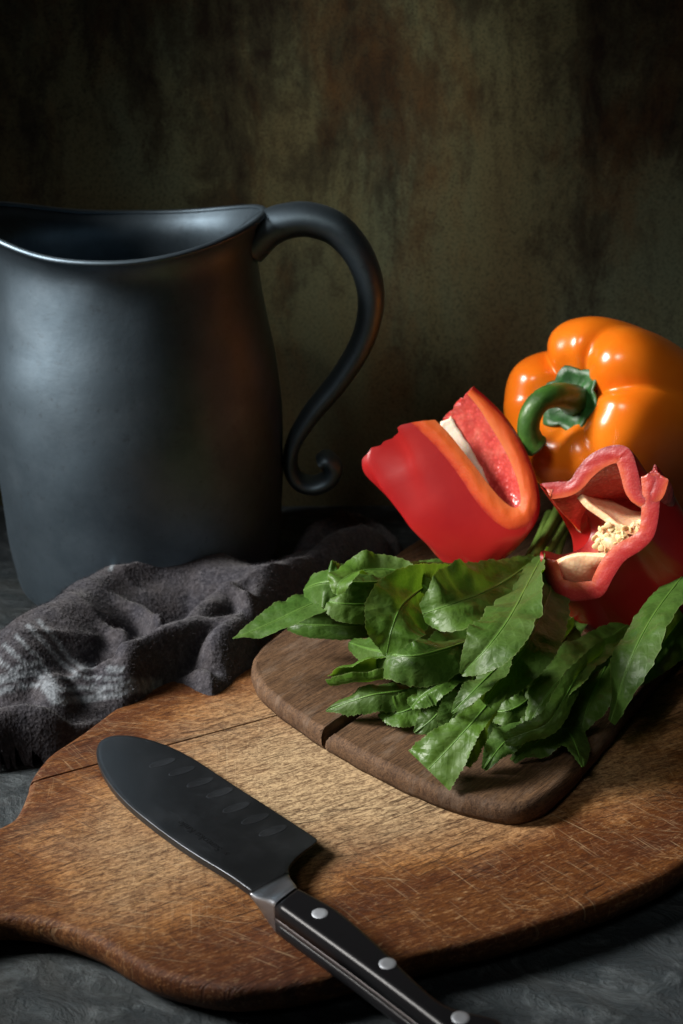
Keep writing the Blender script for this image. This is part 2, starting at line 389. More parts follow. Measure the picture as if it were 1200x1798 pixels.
def steel(name, base, rough, brushed=True, metal=1.0):
    m, nt, b = newmat(name); n = N(nt)
    a = n.noise(n.coord('Object'), 45, 5, 0.65); f = n.noise(n.coord('Object', (15, 900, 50), (0, 0, R(55))), 3, 3)
    c = n.mix(n.ramp(a, [(0.48, 0.0), (0.72, 0.45)]), base, tuple(x * 1.5 for x in base))
    nt.links.new(c, b.inputs['Base Color']); b.inputs['Metallic'].default_value = metal
    nt.links.new(n.ramp(a, [(0.3, rough), (0.7, rough + 0.14)]), b.inputs['Roughness'])
    if brushed: n.bump(f, 0.12, 0.0003, b)
    return m
M['blade'] = steel('dull_blade_steel', (0.055, 0.060, 0.066), 0.30, True, 0.9)
M['bolster'] = steel('bolster_steel', (0.34, 0.36, 0.39), 0.30)
M['tang'] = steel('tang_steel', (0.11, 0.10, 0.10), 0.5)
M['rivet'] = steel('rivet_steel', (0.50, 0.53, 0.57), 0.55)
m, nt, b = newmat('black_handle'); n = N(nt); M['handle'] = m
b.inputs['Base Color'].default_value = (0.007, 0.007, 0.008, 1); b.inputs['Roughness'].default_value = 0.30; b.inputs['Specular IOR Level'].default_value = 0.16
n.bump(n.noise(n.coord('Object'), 300, 4, 0.7), 0.12, 0.0004, b)
m, nt, b = newmat('etched_print'); M['etch'] = m
b.inputs['Base Color'].default_value = (0.014, 0.015, 0.017, 1); b.inputs['Roughness'].default_value = 0.4; b.inputs['Metallic'].default_value = 0.6
M['dimple'] = steel('dimple_steel', (0.062, 0.068, 0.076), 0.36, False, 0.9)

# ------------------------------------------------------------------ setting
YW = 0.925
def plane_grid(x0, x1, y0, y1, nx, ny, fn):
    vs = [fn(x0 + (x1 - x0) * i / (nx - 1), y0 + (y1 - y0) * j / (ny - 1)) for i in range(nx) for j in range(ny)]
    return vs, grid_faces(nx, ny)
vs, fs = plane_grid(-1.2, 1.2, -0.3, YW - 0.002, 240, 130, lambda x, y: V(x, y, 0.0012 * noise.noise(V(x * 14, y * 22, 0)) + 0.0007 * noise.noise(V(x * 60, y * 80, 3)) - 0.002))
tag(mk('table_top', vs, fs, M['slate']), None, None, kind='structure')
vs, fs = plane_grid(-1.2, 1.2, -0.05, 1.0, 60, 30, lambda x, z: V(x, YW + 0.002 * noise.noise(V(x * 5, z * 5, 1)), z))
tag(mk('backdrop', vs, [f[::-1] for f in fs], M['backdrop'], origin=(0, YW, 0)), None, None, kind='structure')

# ------------------------------------------------------------------ large chopping board
ZB, ZS = 0.016, 0.0275
big_px = [(-170, 1480), (-110, 1482), (-50, 1470), (0, 1449), (29, 1428), (46, 1392), (56, 1362), (85, 1325), (140, 1288), (230, 1225), (400, 1140), (600, 1075), (800, 1035), (1000, 1020), (1180, 1040), (1310, 1105), (1380, 1200), (1375, 1310), (1310, 1420),
          (1200, 1517), (1110, 1563), (1000, 1604), (880, 1640), (760, 1668), (640, 1699), (560, 1719), (480, 1732), (400, 1735), (330, 1725), (270, 1707), (220, 1682), (167, 1651), (110, 1628), (60, 1616), (0, 1611), (-80, 1620), (-170, 1650), (-205, 1570), (-200, 1510)]
pts = [P(x, y, ZB).xy for x, y in big_px]
pts = [q.xy for q in spline([V(p.x, p.y, 0) for p in pts], 320, True)]
root = tag(empty('chopping_board', P(600, 1500, 0.0)), 'large scratched brown wooden chopping board with a necked handle, under the knife', 'chopping board')
ja, jb = P(52, 1374, ZB).xy, P(480, 1258, ZB).xy
jn = V(-(jb - ja).y, (jb - ja).x).normalized()
RB = [(0.0035, ZB), (0.0015, ZB - 0.0006), (0.0004, ZB - 0.0020), (0.0, ZB - 0.005), (0.0006, ZB - 0.009), (0.003, ZB - 0.0135), (0.006, 0.0005)]
for sgn in (1, -1):
    pl = ccw(clip2(ccw(pts), ja + jn * sgn * 0.00018, jn * sgn))
    # keep the joint itself tight: only a hair-fine groove
    vs, fs, fl = slab(pl, RB, rough=0.00035)
    for v in vs:
        d = abs((v.xy - ja).dot(jn))
        if d < 0.0062 and abs(v.z - ZB) < 0.0004: 
            v.xy = v.xy - jn * sgn * max(0, d - 0.0007) * (1 if d < 0.0042 else 0)
    mk('plank', vs, fs, M['big_wood'], root, flat=fl)

# ------------------------------------------------------------------ small dark board
sm_px = [(441, 1172), (447, 1148), (470, 1122), (505, 1097), (580, 1048), (660, 994), (735, 943), (830, 880), (900, 838), (960, 826), (1040, 832), (1150, 862), (1240, 905), (1300, 960), (1305, 1010), (1260, 1065), (1200, 1132), (1120, 1225), (1025, 1338), (985, 1378), (955, 1402), (915, 1413), (860, 1409), (780, 1388), (680, 1345), (600, 1303), (556, 1277), (480, 1223), (452, 1196)]
pts = [q.xy for q in spline([P(x, y, ZS) for x, y in sm_px], 260, True)]
root = tag(empty('serving_board', P(760, 1200, ZB)), 'small dark weathered wooden board with a groove, carrying the herbs and peppers', 'board')
ga, gb = P(568, 1284, ZS).xy, P(655, 1224, ZS).xy
gn = V(-(gb - ga).y, (gb - ga).x).normalized()
RS = [(0.0032, ZS), (0.0022, ZS - 0.0005), (0.0006, ZS - 0.0020), (0.0, ZS - 0.004), (0.0003, ZS - 0.008), (0.0016, ZB + 0.0006)]
for sgn in (1, -1):
    pl = ccw(clip2(ccw(pts), ga + gn * sgn * 0.0006, gn * sgn))
    pl = [q for i, q in enumerate(pl) if (q - pl[i - 1]).length > 1e-4]
    # subdivide the long straight joint
    dn = []
    for i, q in enumerate(pl):
        a = pl[i - 1]; k = max(1, int((q - a).length / 0.003))
        dn += [a + (q - a) * ((j + 1) / k) for j in range(k)]
    vs, fs, fl = slab(dn, RS, rough=0.0009)
    right = (P(800, 1350, ZS).xy - ga).dot(gn) * sgn > 0
    for k, v in enumerate(vs):                      # the split edge of the right plank is broken away at a slant
        d = (v.xy - ga).dot(gn) * sgn; ri = k // len(dn)
        if d < 0.0052 and d < RS[ri][0] + 0.0022:
            want = ((0.0062, 0.0055, 0.0040, 0.0022, 0.0012, 0.0010) if right else (0.0020, 0.0016, 0.0013, 0.0012, 0.0012, 0.0012))[ri]
            v.xy = v.xy + gn * sgn * (want - d) + gn * sgn * 0.0004 * noise.noise(V(v.x * 200, v.y * 200, ri))
    mk('plank', vs, fs, M['old_wood'], root, flat=fl)

# ------------------------------------------------------------------ pewter pitcher
PX, PY = -0.1237, 0.80
root = tag(empty('pitcher', (PX, PY, 0)), 'dark grey pewter pitcher with a scrolled handle, standing behind the towel', 'pitcher')
prof = [(0.0, 0.078), (0.005, 0.0815), (0.02, 0.0838), (0.0385, 0.0855), (0.0616, 0.0866), (0.088, 0.0876), (0.115, 0.0866), (0.139, 0.0842), (0.165, 0.0795), (0.188, 0.0752), (0.203, 0.0737), (0.211, 0.0755), (0.2165, 0.0795)]
pr = spline([V(z, r) for z, r in prof], 60)
NPH = 128; vs = []
def saddle(ph):
    c = math.cos(ph)
    return 0.0135 * max(0, c) ** 2 + (0.016 * max(0, -c) ** 3)
def prad(ph, k): # spout pulls out on the far left side
    d = math.cos(ph - math.pi)
    return (0.020 * max(0, d) ** 6) * k
def body_pt(z, r, ph, t):
    s = max(0, (t - 0.5) / 0.5)
    zz = z + saddle(ph) * s ** 1.6; rr = r + prad(ph, s ** 3)
    rr += 0.0007 * noise.noise(V(math.cos(ph) * 3, math.sin(ph) * 3, z * 40)) * (1 - max(0, t - 0.85) / 0.15)
    return V(PX + rr * math.cos(ph), PY + rr * math.sin(ph), zz)
ring = [(p.y, p.x, i / 59) for i, p in enumerate(pr)]
outer = ring; inner = [(r - 0.0022, z, t) for r, z, t in ring[::-1] if z > 0.006]
allr = outer + inner
for r, z, t in allr:
    for k in range(NPH): vs.append(body_pt(z, r, 2 * math.pi * k / NPH, t))
fs = grid_faces(len(allr), NPH, closed_v=True)
fs = [f[::-1] for f in fs]
fs.append(tuple(range(NPH))[::-1]); fs.append(tuple((len(allr) - 1) * NPH + k for k in range(NPH)))
mk('body', vs, fs, M['pewter'], root)
lip = [body_pt(0.2165, 0.0788, 2 * math.pi * k / 160, 1) for k in range(160)]
vs = []
for i, p in enumerate(lip):
    t = (lip[(i + 1) % 160] - lip[i - 1]).normalized(); u = V(0, 0, 1); s = t.cross(u).normalized(); u = s.cross(t)
    for k in range(10): a = 2 * math.pi * k / 10; vs.append(p + s * 0.0021 * math.cos(a) + u * 0.0017 * math.sin(a))
mk('rim', vs, grid_faces(160, 10, True, True), M['pewter'], root)
hp = [(436, 432), (470, 402), (505, 388), (545, 386), (590, 402), (626, 440), (648, 492), (651, 545), (634, 605), (595, 668), (548, 725), (517, 775), (510, 815), (522, 842), (548, 852), (575, 843), (586, 822), (574, 806), (562, 812)]
hr = [36, 33, 31, 30, 29, 27, 25, 23, 21, 19, 17, 14, 13, 14, 15, 16, 17, 15, 13]
path = spline([Q(x, y, PY) for x, y in hp], 110); rad = [v.x for v in spline([V(r, 0) for r in hr], 110)]
rad = [r * pxm(p) for r, p in zip(rad, path)]
fl = [0.55 + 0.35 * min(1, i / 70) for i in range(110)]
vs, fs = tube(path, rad, 20, V(0, 1, 0), [0.0155 / r * (1 - 0.35 * i / 110) for i, r in enumerate(rad)])
mk('handle', vs, fs, M['pewter'], root)

# ------------------------------------------------------------------ wool towel
def poly_d(q, pl):
    best = 1e9; bt = 0; acc = 0
    for i in range(len(pl) - 1):
        a, b = pl[i], pl[i + 1]; ab = b - a; L = ab.length
        t = max(0, min(1, (q - a).dot(ab) / (L * L))); d = (q - a - ab * t).length
        if d < best: best = d; bt = acc + t * L
        acc += L
    return best, bt / acc
def inside_d(q, poly):
    n = len(poly); c = False; best = 1e9
    for i in range(n):
        a, b = poly[i - 1], poly[i]
        if (a.y > q.y) != (b.y > q.y) and q.x < (b.x - a.x) * (q.y - a.y) / (b.y - a.y) + a.x: c = not c
        ab = b - a; t = max(0, min(1, (q - a).dot(ab) / max(ab.length_squared, 1e-12))); best = min(best, (q - a - ab * t).length)
    return best if c else -best
tow_px = [(-60, 1180), (-30, 1120), (30, 1095), (70, 1062), (120, 1040), (190, 1010), (260, 1000), (350, 1000), (430, 1000), (490, 985), (540, 940), (585, 912), (640, 908), (690, 930), (705, 962), (660, 1010), (590, 1050), (530, 1090), (480, 1130), (455, 1180), (420, 1205), (385, 1238), (352, 1236), (320, 1218), (285, 1222), (250, 1246), (190, 1278), (120, 1300), (40, 1310), (-40, 1314), (-90, 1270)]
tow = [q.xy for q in spline([P(x, y, 0.012) for x, y in tow_px], 90, True)]
ridges = [  # (pixel path, height above the table, half width)
    ([(40, 1110), (110, 1055), (190, 995), (260, 975), (340, 968), (420, 985), (470, 1000)], 0.046, 0.024),
    ([(150, 1075), (240, 1035), (330, 1012), (400, 1020)], 0.037, 0.018),
    ([(680, 905), (610, 925), (550, 960), (500, 990), (455, 1030), (435, 1068), (400, 1092)], 0.043, 0.015),
    ([(470, 1000), (415, 1020), (370, 1050), (330, 1080), (285, 1095), (262, 1115), (235, 1130)], 0.042, 0.010),
    ([(430, 1090), (470, 1090), (520, 1070)], 0.036, 0.015),
    ([(160, 1120), (200, 1135), (235, 1128)], 0.028, 0.014),
    ([(200, 1160), (245, 1168), (300, 1160), (350, 1168), (400, 1178), (450, 1165)], 0.033, 0.012),
    ([(340, 1160), (362, 1190), (372, 1215)], 0.033, 0.012),
    ([(420, 1150), (400, 1180), (440, 1175)], 0.030, 0.010),
    ([(-60, 1240), (0, 1235), (60, 1235), (120, 1245), (170, 1232), (230, 1212), (285, 1200)], 0.036, 0.015),
    ([(-40, 1290), (60, 1285), (150, 1268)], 0.032, 0.012),
    ([(-20, 1160), (40, 1150), (85, 1165), (100, 1200)], 0.032, 0.012),
    ([(60, 1105), (95, 1130), (125, 1165), (150, 1178)], 0.030, 0.010),
    ([(20, 1120), (55, 1140), (80, 1160)], 0.030, 0.008),
    ([(600, 890), (570, 905), (530, 925)], 0.030, 0.010),
    ([(416, 1073), (353, 1084), (300, 1100), (250, 1120), (220, 1128)], 0.040, 0.007),
    ([(190, 1040), (250, 1060), (275, 1085)], 0.038, 0.007),
    ([(120, 1085), (170, 1100), (205, 1118)], 0.034, 0.007),
    ([(395, 1020), (440, 1045), (452, 1075)], 0.044, 0.007),
    ([(300, 1160), (320, 1185), (318, 1210)], 0.034, 0.007),
    ([(640, 915), (600, 950), (570, 985), (540, 1010)], 0.042, 0.008),
]
rid = [([P(x, y, h).xy for x, y in p], h, wd) for p, h, wd in ridges]
stripes = [([(68, 1090), (95, 1118), (122, 1156), (150, 1176)], 4.5), ([(50, 1099), (80, 1130), (108, 1164), (140, 1186)], 4.5), ([(28, 1116), (52, 1140), (74, 1158)], 3.5), ([(8, 1132), (30, 1152), (55, 1170)], 3.5), ([(-10, 1150), (10, 1168), (30, 1182)], 3),
           ([(-30, 1200), (20, 1190), (60, 1180), (80, 1195), (104, 1232), (150, 1228), (215, 1217), (282, 1203)], 7), ([(20, 1176), (70, 1162), (86, 1185), (104, 1212), (180, 1206), (270, 1196)], 4.5), ([(-30, 1222), (30, 1206), (72, 1202), (98, 1236)], 4),
           ([(194, 1000), (205, 978), (216, 966)], 4), ([(226, 976), (240, 966)], 5), ([(192, 1174), (215, 1178)], 6), ([(140, 1170), (162, 1170)], 5), ([(98, 1190), (180, 1190), (240, 1192)], 2.5)]
stripes = [([V(*p) for p in pl], wd) for pl, wd in stripes]
xs = [q.x for q in tow]; ys = [q.y for q in tow]; STEP = 0.0013
nx = int((max(xs) - min(xs)) / STEP) + 3; ny = int((max(ys) - min(ys)) / STEP) + 3
vid = {}; vs = []; att = []

for i in range(nx):
    for j in range(ny):
        q = V(min(xs) + (i - 1) * STEP, min(ys) + (j - 1) * STEP)
        d = inside_d(q, tow) + 0.004 * noise.noise(V(q.x * 45, q.y * 45, 4))
        if d < -0.001: continue
        wq = q + V(noise.noise(V(q.x * 24, q.y * 24, 0)), noise.noise(V(q.x * 24, q.y * 24, 7))) * 0.007
        K = 420; acc = math.exp(K * 0.0205)
        for pl, h, wd in rid:
            dd, _ = poly_d(wq, pl)
            if dd < wd * 2.6:
                u = dd / (wd * 1.25); g = 0.012
                if u < 1: acc += math.exp(K * (g + (h - g) * (1 - u * u) ** 0.62))
        z = math.log(acc) / K
        z += 0.0010 * noise.noise(V(q.x * 30, q.y * 30, 2)) + 0.00025 * noise.noise(V(q.x * 150, q.y * 150, 5))
        for (an, fa, fb, sd_, am) in ((0.45, 7, 36, 1, 0.0044), (0.80, 8, 44, 6, 0.0036), (-0.5, 9, 50, 9, 0.0024)):      # sharp little creases
            qa = q.x * math.cos(an) + q.y * math.sin(an); qb = -q.x * math.sin(an) + q.y * math.cos(an)
            z += am * (1 - abs(noise.noise(V(qa * fa, qb * fb, sd_)))) ** 5 * max(0, noise.noise(V(q.x * 12, q.y * 12, sd_ + 20)) + 0.35) - am * 0.25
        e = max(0.0, min(1.0, d / 0.018)); e = math.sqrt(max(0.0, 1 - (1 - e) ** 2))
        lo = 0.0165
        z = 0.001 + (z - 0.001) * e if False else lo * 0 + z * e
        vid[(i, j)] = len(vs); vs.append(V(q.x, q.y, max(z, 0.0005)))
fs = []
for (i, j), a in vid.items():
    if (i + 1, j) in vid and (i, j + 1) in vid and (i + 1, j + 1) in vid: fs.append((a, vid[(i + 1, j)], vid[(i + 1, j + 1)], vid[(i, j + 1)]))
for v in vs:
    q = V(*proj(v)); s = 0
    for pl, wd in stripes:
        dd, _ = poly_d(q, pl); s = max(s, 1 - max(0, min(1, (dd - wd * 0.6) / (wd * 0.5))))
    att.append(s)
towel = mk('kitchen_towel', vs, fs, M['towel'], origin=P(300, 1100, 0))
a_ = towel.data.attributes.new('stripe', 'FLOAT', 'POINT'); a_.data.foreach_set('value', att)
tag(towel, 'crumpled charcoal wool kitchen towel with pale stripes in front of the pitcher', 'towel')
# loose wool fibres standing off the cloth
towel.data.update(); hv, hf, ha = [], [], []
rnd = random.Random(3); o0 = towel.location
vn = [vtx.normal.copy() for vtx in towel.data.vertices]
for k in range(26000):
    i = rnd.randrange(len(vs)); p, nn = vs[i], vn[i]
    if nn.z < 0: nn = -nn
    dr = (nn * rnd.uniform(0.2, 0.9) + V(rnd.gauss(0, 1), rnd.gauss(0, 1), rnd.gauss(0, .5)) * 0.7).normalized()
    L = rnd.uniform(0.001, 0.0028); sd = dr.cross(V(rnd.gauss(0, 1), rnd.gauss(0, 1), rnd.gauss(0, 1))).normalized() * 0.00011
    b0 = len(hv); p2 = p + V(rnd.uniform(-1, 1), rnd.uniform(-1, 1), 0) * 0.0009
    hv += [p2 - sd, p2 + sd, p2 + dr * L]; hf.append((b0, b0 + 1, b0 + 2)); ha += [att[i]] * 3
fz = mk('wool_fuzz', hv, hf, M['towel'], towel); fz['kind'] = 'stuff'
a_ = fz.data.attributes.new('stripe', 'FLOAT', 'POINT'); a_.data.foreach_set('value', ha)

# ------------------------------------------------------------------ knife
k_tip, k_end = P(172, 1318, 0.0185), P(900, 1828, 0.0285)
kx = (k_end - k_tip).normalized(); kn = (V(0, 0, 1) - kx * kx.z).normalized(); ky = kn.cross(kx)
KF = Matrix((( kx.x, ky.x, kn.x, k_tip.x), (kx.y, ky.y, kn.y, k_tip.y), (kx.z, ky.z, kn.z, k_tip.z), (0, 0, 0, 1))); KI = KF.inverted()
def KL(px, py, h=0.0): q = KI @ RP(px, py, k_tip + kn * h, kn); return q.xy          # knife-plane coordinates
root = tag(empty('knife', P(500, 1560, ZB)), 'santoku kitchen knife with black riveted handle and dark steel blade', 'knife')
bl_px = [(443, 1567), (400, 1537), (330, 1494), (270, 1451), (222, 1411), (191, 1375), (174, 1342), (170, 1318), (179, 1299), (204, 1290), (242, 1292), (292, 1306), (342, 1331), (400, 1369), (450, 1401), (500, 1433), (540, 1459)]
bl = [q.xy for q in spline([V(*KL(x, y, .001), 0) for x, y in bl_px], 90)] + [KL(557, 1471, .001), KL(556, 1475, .001)] + [q.xy for q in spline([V(*KL(x, y, .001), 0) for x, y in [(552, 1479), (530, 1496), (514, 1512), (507, 1526), (509, 1534)]], 24)]
ccwbl = ccw(bl)
spine_a, spine_b = KL(222, 1411, .001), KL(443, 1567, .001); sdir = (spine_b - spine_a).normalized(); snrm = V(-sdir.y, sdir.x)
if (KL(450, 1401) - spine_a).dot(snrm) < 0: snrm = -snrm
DMAX = max((q - spine_a).dot(snrm) for q in bl)
# wedge section: thick along the spine, thin at the cutting edge
def half_t(q):
    return 0.0017 * (1 - 0.90 * (q - spine_a).dot(snrm) / DMAX)
n_ = len(ccwbl); vs = []; rows = [inset2(ccwbl, d) for d in (0, 0.0003, 0.0022)]
for sg in (1, -1):
    for ri, row in enumerate(rows):
        for q in row: vs.append(KF @ V(q.x, q.y, sg * half_t(q) * (0.86 if ri == 0 else 1.0)))
fs = []
for sg in range(2):
    o_ = sg * 3 * n_
    for ri in range(2):
        for j in range(n_):
            f = (o_ + ri * n_ + j, o_ + ri * n_ + (j + 1) % n_, o_ + (ri + 1) * n_ + (j + 1) % n_, o_ + (ri + 1) * n_ + j); fs.append(f if sg == 0 else f[::-1])
for j in range(n_): fs.append((j, 3 * n_ + j, 3 * n_ + (j + 1) % n_, (j + 1) % n_))
fl = [len(fs), len(fs) + 1]
fs.append(tuple(2 * n_ + k for k in range(n_))); fs.append(tuple(5 * n_ + k for k in range(n_ - 1, -1, -1)))
blade = mk('blade', vs, fs, M['blade'], root, flat=fl + list(range(4 * n_, 5 * n_)))
# hollow-ground dimples along the cutting edge
for (x, y) in [(286, 1338), (320, 1352), (352, 1372), (387, 1390), (416, 1416), (449, 1436), (480, 1457)]:
    c = KL(x, y, .001); vs = []; wv = snrm * 1.0 + sdir * 0.12; wv.normalize(); wu = V(-wv.y, wv.x)
    for ring_, (s, dz) in enumerate([(1.0, 0.0), (0.95, 0.00009), (0.86, 0.00003), (0.4, 0.00002)]):
        for k in range(24):
            a = 2 * math.pi * k / 24; q = c + wv * (0.0070 * s * math.cos(a)) + wu * (0.0028 * s * math.sin(a))
            vs.append(KF @ V(q.x, q.y, half_t(q) + dz + 0.00006))
    fs = [f[::-1] for f in grid_faces(4, 24, closed_v=True)]; fs.append(tuple(72 + k for k in range(24)))
    mk('dimple', vs, fs, M['dimple'], blade)
# etched lettering near the spine, read from the tip side
cu = bpy.data.curves.new('blade_lettering', 'FONT'); cu.body = "s  Santoku Knife"; cu.size = 0.0052; cu.align_x = 'CENTER'; cu.align_y = 'CENTER'; cu.extrude = 0.00003
tob = bpy.data.objects.new('tmp_text', cu); col.objects.link(tob)
bpy.context.view_layer.update()
tme = bpy.data.meshes.new_from_object(tob.evaluated_get(bpy.context.evaluated_depsgraph_get()))
bpy.data.objects.remove(tob)
tc = KL(356, 1473, .001); tx = -sdir; ty = V(-tx.y, tx.x)
tv = []
for v in tme.vertices:
    q = tc + tx * v.co.x + ty * v.co.y; tv.append(KF @ V(q.x, q.y, half_t(q) + 0.00009 + v.co.z))
lt = mk('lettering', tv, [tuple(p.vertices) for p in tme.polygons], M['etch'], blade, smooth=False); lt['label'] = 'dark etched words Santoku Knife along the blade spine'
# bolster: swells from the thin blade to the handle
A_, B_, C_, D_ = KL(438, 1564, .002), KL(507, 1530, .002), KL(523, 1560, .006), KL(482, 1592, .006); vs = []
for k in range(12):
    t = k / 11; a, b_ = A_.lerp(D_, t), B_.lerp(C_, t); ht = hsm(0.0013, 0.0072, t)
    c, hv_ = (a + b_) / 2, (b_ - a) / 2
    for j in range(28):
        an = 2 * math.pi * j / 28; cs, sn = math.cos(an), math.sin(an); e = 0.28
        q = c + hv_ * (math.copysign(abs(cs) ** e, cs)); vs.append(KF @ V(q.x, q.y, ht * math.copysign(abs(sn) ** e, sn)))
fs = grid_faces(12, 28, closed_v=True); fs.append(tuple(range(27, -1, -1))); fs.append(tuple(11 * 28 + k for k in range(28)))
mk('bolster', vs, fs, M['bolster'], root)
# handle: two black scales round the full tang
h_px = [(482, 1592), (540, 1634), (620, 1692), (700, 1752), (770, 1806), (815, 1842), (850, 1858), (890, 1850), (905, 1822), (880, 1796), (850, 1785), (800, 1774), (765, 1754), (720, 1713), (660, 1655), (600, 1604), (560, 1580), (523, 1560)]
hl = [KL(x, y, .0062) for x, y in h_px]
cut0, cut1 = hl[0], hl[-1]
hl = [q.xy for q in spline([V(q.x, q.y, 0) for q in hl], 90)]
T = 0.0012
vs, fs, fl = slab(hl, [(0.0024, 0.0078), (0.0011, 0.0073), (0.0003, 0.0062), (0.0, 0.0048), (0.0, T)], KF); mk('handle_scale', vs, fs, M['handle'], root, flat=fl)
vs, fs, fl = slab(hl, [(0.0001, T), (0.0001, -T)], KF); mk('tang', vs, fs, M['tang'], root, flat=fl)
vs, fs, fl = slab(hl, [(0.0, -T), (0.0, -0.0048), (0.0003, -0.0062), (0.0011, -0.0073), (0.0024, -0.0078)], KF); mk('handle_scale', vs, fs, M['handle'], root, flat=fl)
for (x, y) in [(562, 1604), (681, 1692), (809, 1787)]:
    c = KL(x, y, .0078); vs = []
    for r_, z_ in [(0.00315, 0.0070), (0.00315, 0.00788), (0.0030, 0.00798), (0.0015, 0.0080)]:
        for k in range(28): a = 2 * math.pi * k / 28; vs.append(KF @ V(c.x + r_ * math.cos(a), c.y + r_ * math.sin(a), z_))
    fs = [f[::-1] for f in grid_faces(4, 28, closed_v=True)]; fs.append(tuple(84 + k for k in range(28)))
    mk('rivet', vs, fs, M['rivet'], root)

# ------------------------------------------------------------------ orange bell pepper
oa = V(-0.66, -0.62, 0.44).normalized(); oc = Q(1005, 702, 0.752) - oa * 0.0375
os_ = V(0, 0, 1).cross(oa).normalized(); ou = oa.cross(os_)              # os_ points to the viewer's right-hand side of the stem end
root = tag(empty('orange_bell_pepper', (oc.x, oc.y, ZS)), 'whole orange bell pepper with curled green stem, behind the cut red peppers', 'bell pepper')
OR = 0.0545
pprof = [(0.0, 0.030), (0.12, 0.031), (0.24, 0.035), (0.36, 0.0415), (0.50, 0.0465), (0.68, 0.0465), (0.85, 0.0405), (0.96, 0.029), (1.02, 0.010), (1.04, -0.014), (1.02, -0.040), (0.96, -0.062), (0.84, -0.080), (0.6, -0.089), (0.3, -0.089), (0.0, -0.084)]
pp = spline([V(r, h) for r, h in pprof], 84)
lob = [R(a) for a in (178, 112, 55, -5, -80)]
gro = {(0, 1): 1.0, (1, 2): 0.45, (2, 3): 0.75, (3, 4): 0.4, (0, 4): 0.5}
def lobe(ph):                                      # depth of the groove at this angle, 0 on a crest
    ds = sorted((abs((ph - a + math.pi) % (2 * math.pi) - math.pi), i) for i, a in enumerate(lob))
    x = (ds[1][0] - ds[0][0]) / (ds[1][0] + ds[0][0]); k = tuple(sorted((ds[0][1], ds[1][1])))
    return (1 - x) ** 2.6 * gro.get(k, 0.6)
vs = []; NP = 132
for k, p in enumerate(pp):
    t = k / 83
    for i in range(NP):
        ph = 2 * math.pi * i / NP; L = 1 - lobe(ph)
        sh = math.exp(-((t - 0.32) / 0.20) ** 2)
        r = p.x * OR * (1 - (0.035 + 0.13 * sh) * (1 - L) * min(1, p.x * 2)) * (1 + 0.035 * noise.noise(V(math.cos(ph) * 1.5, math.sin(ph) * 1.5, t * 3)))
        h = p.y - 0.012 * sh * (1 - L) + 0.004 * sh * noise.noise(V(math.cos(ph) * 2, math.sin(ph) * 2, 4))
        r *= 1 - 0.10 * max(0, t - .5)
        vs.append(oc + oa * h + os_ * (r * math.cos(ph)) + ou * (r * math.sin(ph)))
fs = [f[::-1] for f in grid_faces(len(pp), NP, closed_v=True)]
mk('body', vs, fs, M['orange_skin'], root)
# calyx: ragged six-pointed cap in the hollow
cc = oc + oa * 0.0305; vs = [cc + oa * 0.006]
NC = 60; cal = [1.02, 0.80, 1.12, 0.86, 1.0, 0.78, 1.15, 0.84, 1.05, 0.80, 1.1, 0.85]
for j, s in enumerate((0.25, 0.5, 0.78, 1.0)):
    for i in range(NC):
        ph = 2 * math.pi * i / NC; x = ph / (2 * math.pi) * 12; a, b_ = cal[int(x) % 12], cal[(int(x) + 1) % 12]; f = x - int(x)
        rr = 0.0205 * s * (1 + ((a + (b_ - a) * f) - 1) * s)
        h = 0.006 - 0.0025 * s + 0.0058 * s ** 3 + 0.0014 * math.sin(ph * 3 + 1) * s + 0.0012 * noise.noise(V(math.cos(ph) * 4, math.sin(ph) * 4, s * 3))
        vs.append(cc + oa * h + os_ * rr * math.cos(ph) + ou * rr * math.sin(ph))
fs = [(0, 1 + i, 1 + (i + 1) % NC) for i in range(NC)] + [f[::-1] for f in grid_faces(4, NC, closed_v=True, base=1)]
cx_ = mk('calyx', vs, fs, M['calyx'], root); md = cx_.modifiers.new('thick', 'SOLIDIFY'); md.thickness = 0.0016; md.offset = -1
yb = cc.y
sp = [cc + oa * 0.004, Q(1000, 698, yb - 0.013), Q(978, 694, yb - 0.022), Q(952, 702, yb - 0.029), Q(934, 724, yb - 0.032), Q(928, 752, yb - 0.033), Q(934, 774, yb - 0.033), Q(943, 784, yb - 0.033)]
path = spline(sp, 40); rr = [29, 25, 22, 20.5, 20, 20, 21, 22]
rad = [v.x * pxm(p) for v, p in zip(spline([V(r, 0) for r in rr], 40), path)]
vs, fs = tube(path, rad, 18, V(.5, .5, .3))
st = mk('stem', vs, fs, M['stem'], root)
t_ = (path[-1] - path[-2]).normalized()
vs, fs = tube([path[-1] - t_ * 0.0006, path[-1] + t_ * 0.0008], [rad[-1] * 1.03, rad[-1] * 0.92], 18, V(.5, .5, .3)); mk('stem_end', vs, fs, M['stem_cut'], st)

# ------------------------------------------------------------------ red pepper wedge (folded slice, skin to the left)
w0 = Q(880, 890, 0.700); wn = V(-0.02, -0.86, 0.50).normalized()
root = tag(empty('red_pepper_wedge', P(810, 1000, ZS)), 'folded wedge of red bell pepper, skin side left, cut edge up', 'pepper piece')
o_px = [(722, 752), (738, 768), (764, 796), (797, 838), (826, 880), (856, 914), (892, 937), (925, 932), (945, 908), (951, 878), (943, 832), (922, 780), (893, 733), (862, 700), (834, 676)]
i_px = [(772, 746), (786, 762), (808, 790), (836, 824), (860, 854), (881, 877), (897, 889), (908, 891), (914, 883), (914, 868), (907, 838), (889, 795), (865, 754), (841, 716), (821, 692)]
NO = 70
oo = spline([RP(x, y, w0, wn) for x, y in o_px], NO); ii = spline([RP(x, y, w0, wn) for x, y in i_px], NO)
evL = RP(630, 818, w0, wn) - RP(722, 752, w0, wn) + V(-0.003, 0.012, -0.004)
evM = RP(795, 1000, w0, wn) - RP(858, 914, w0, wn) + V(-0.002, 0.012, -0.002)
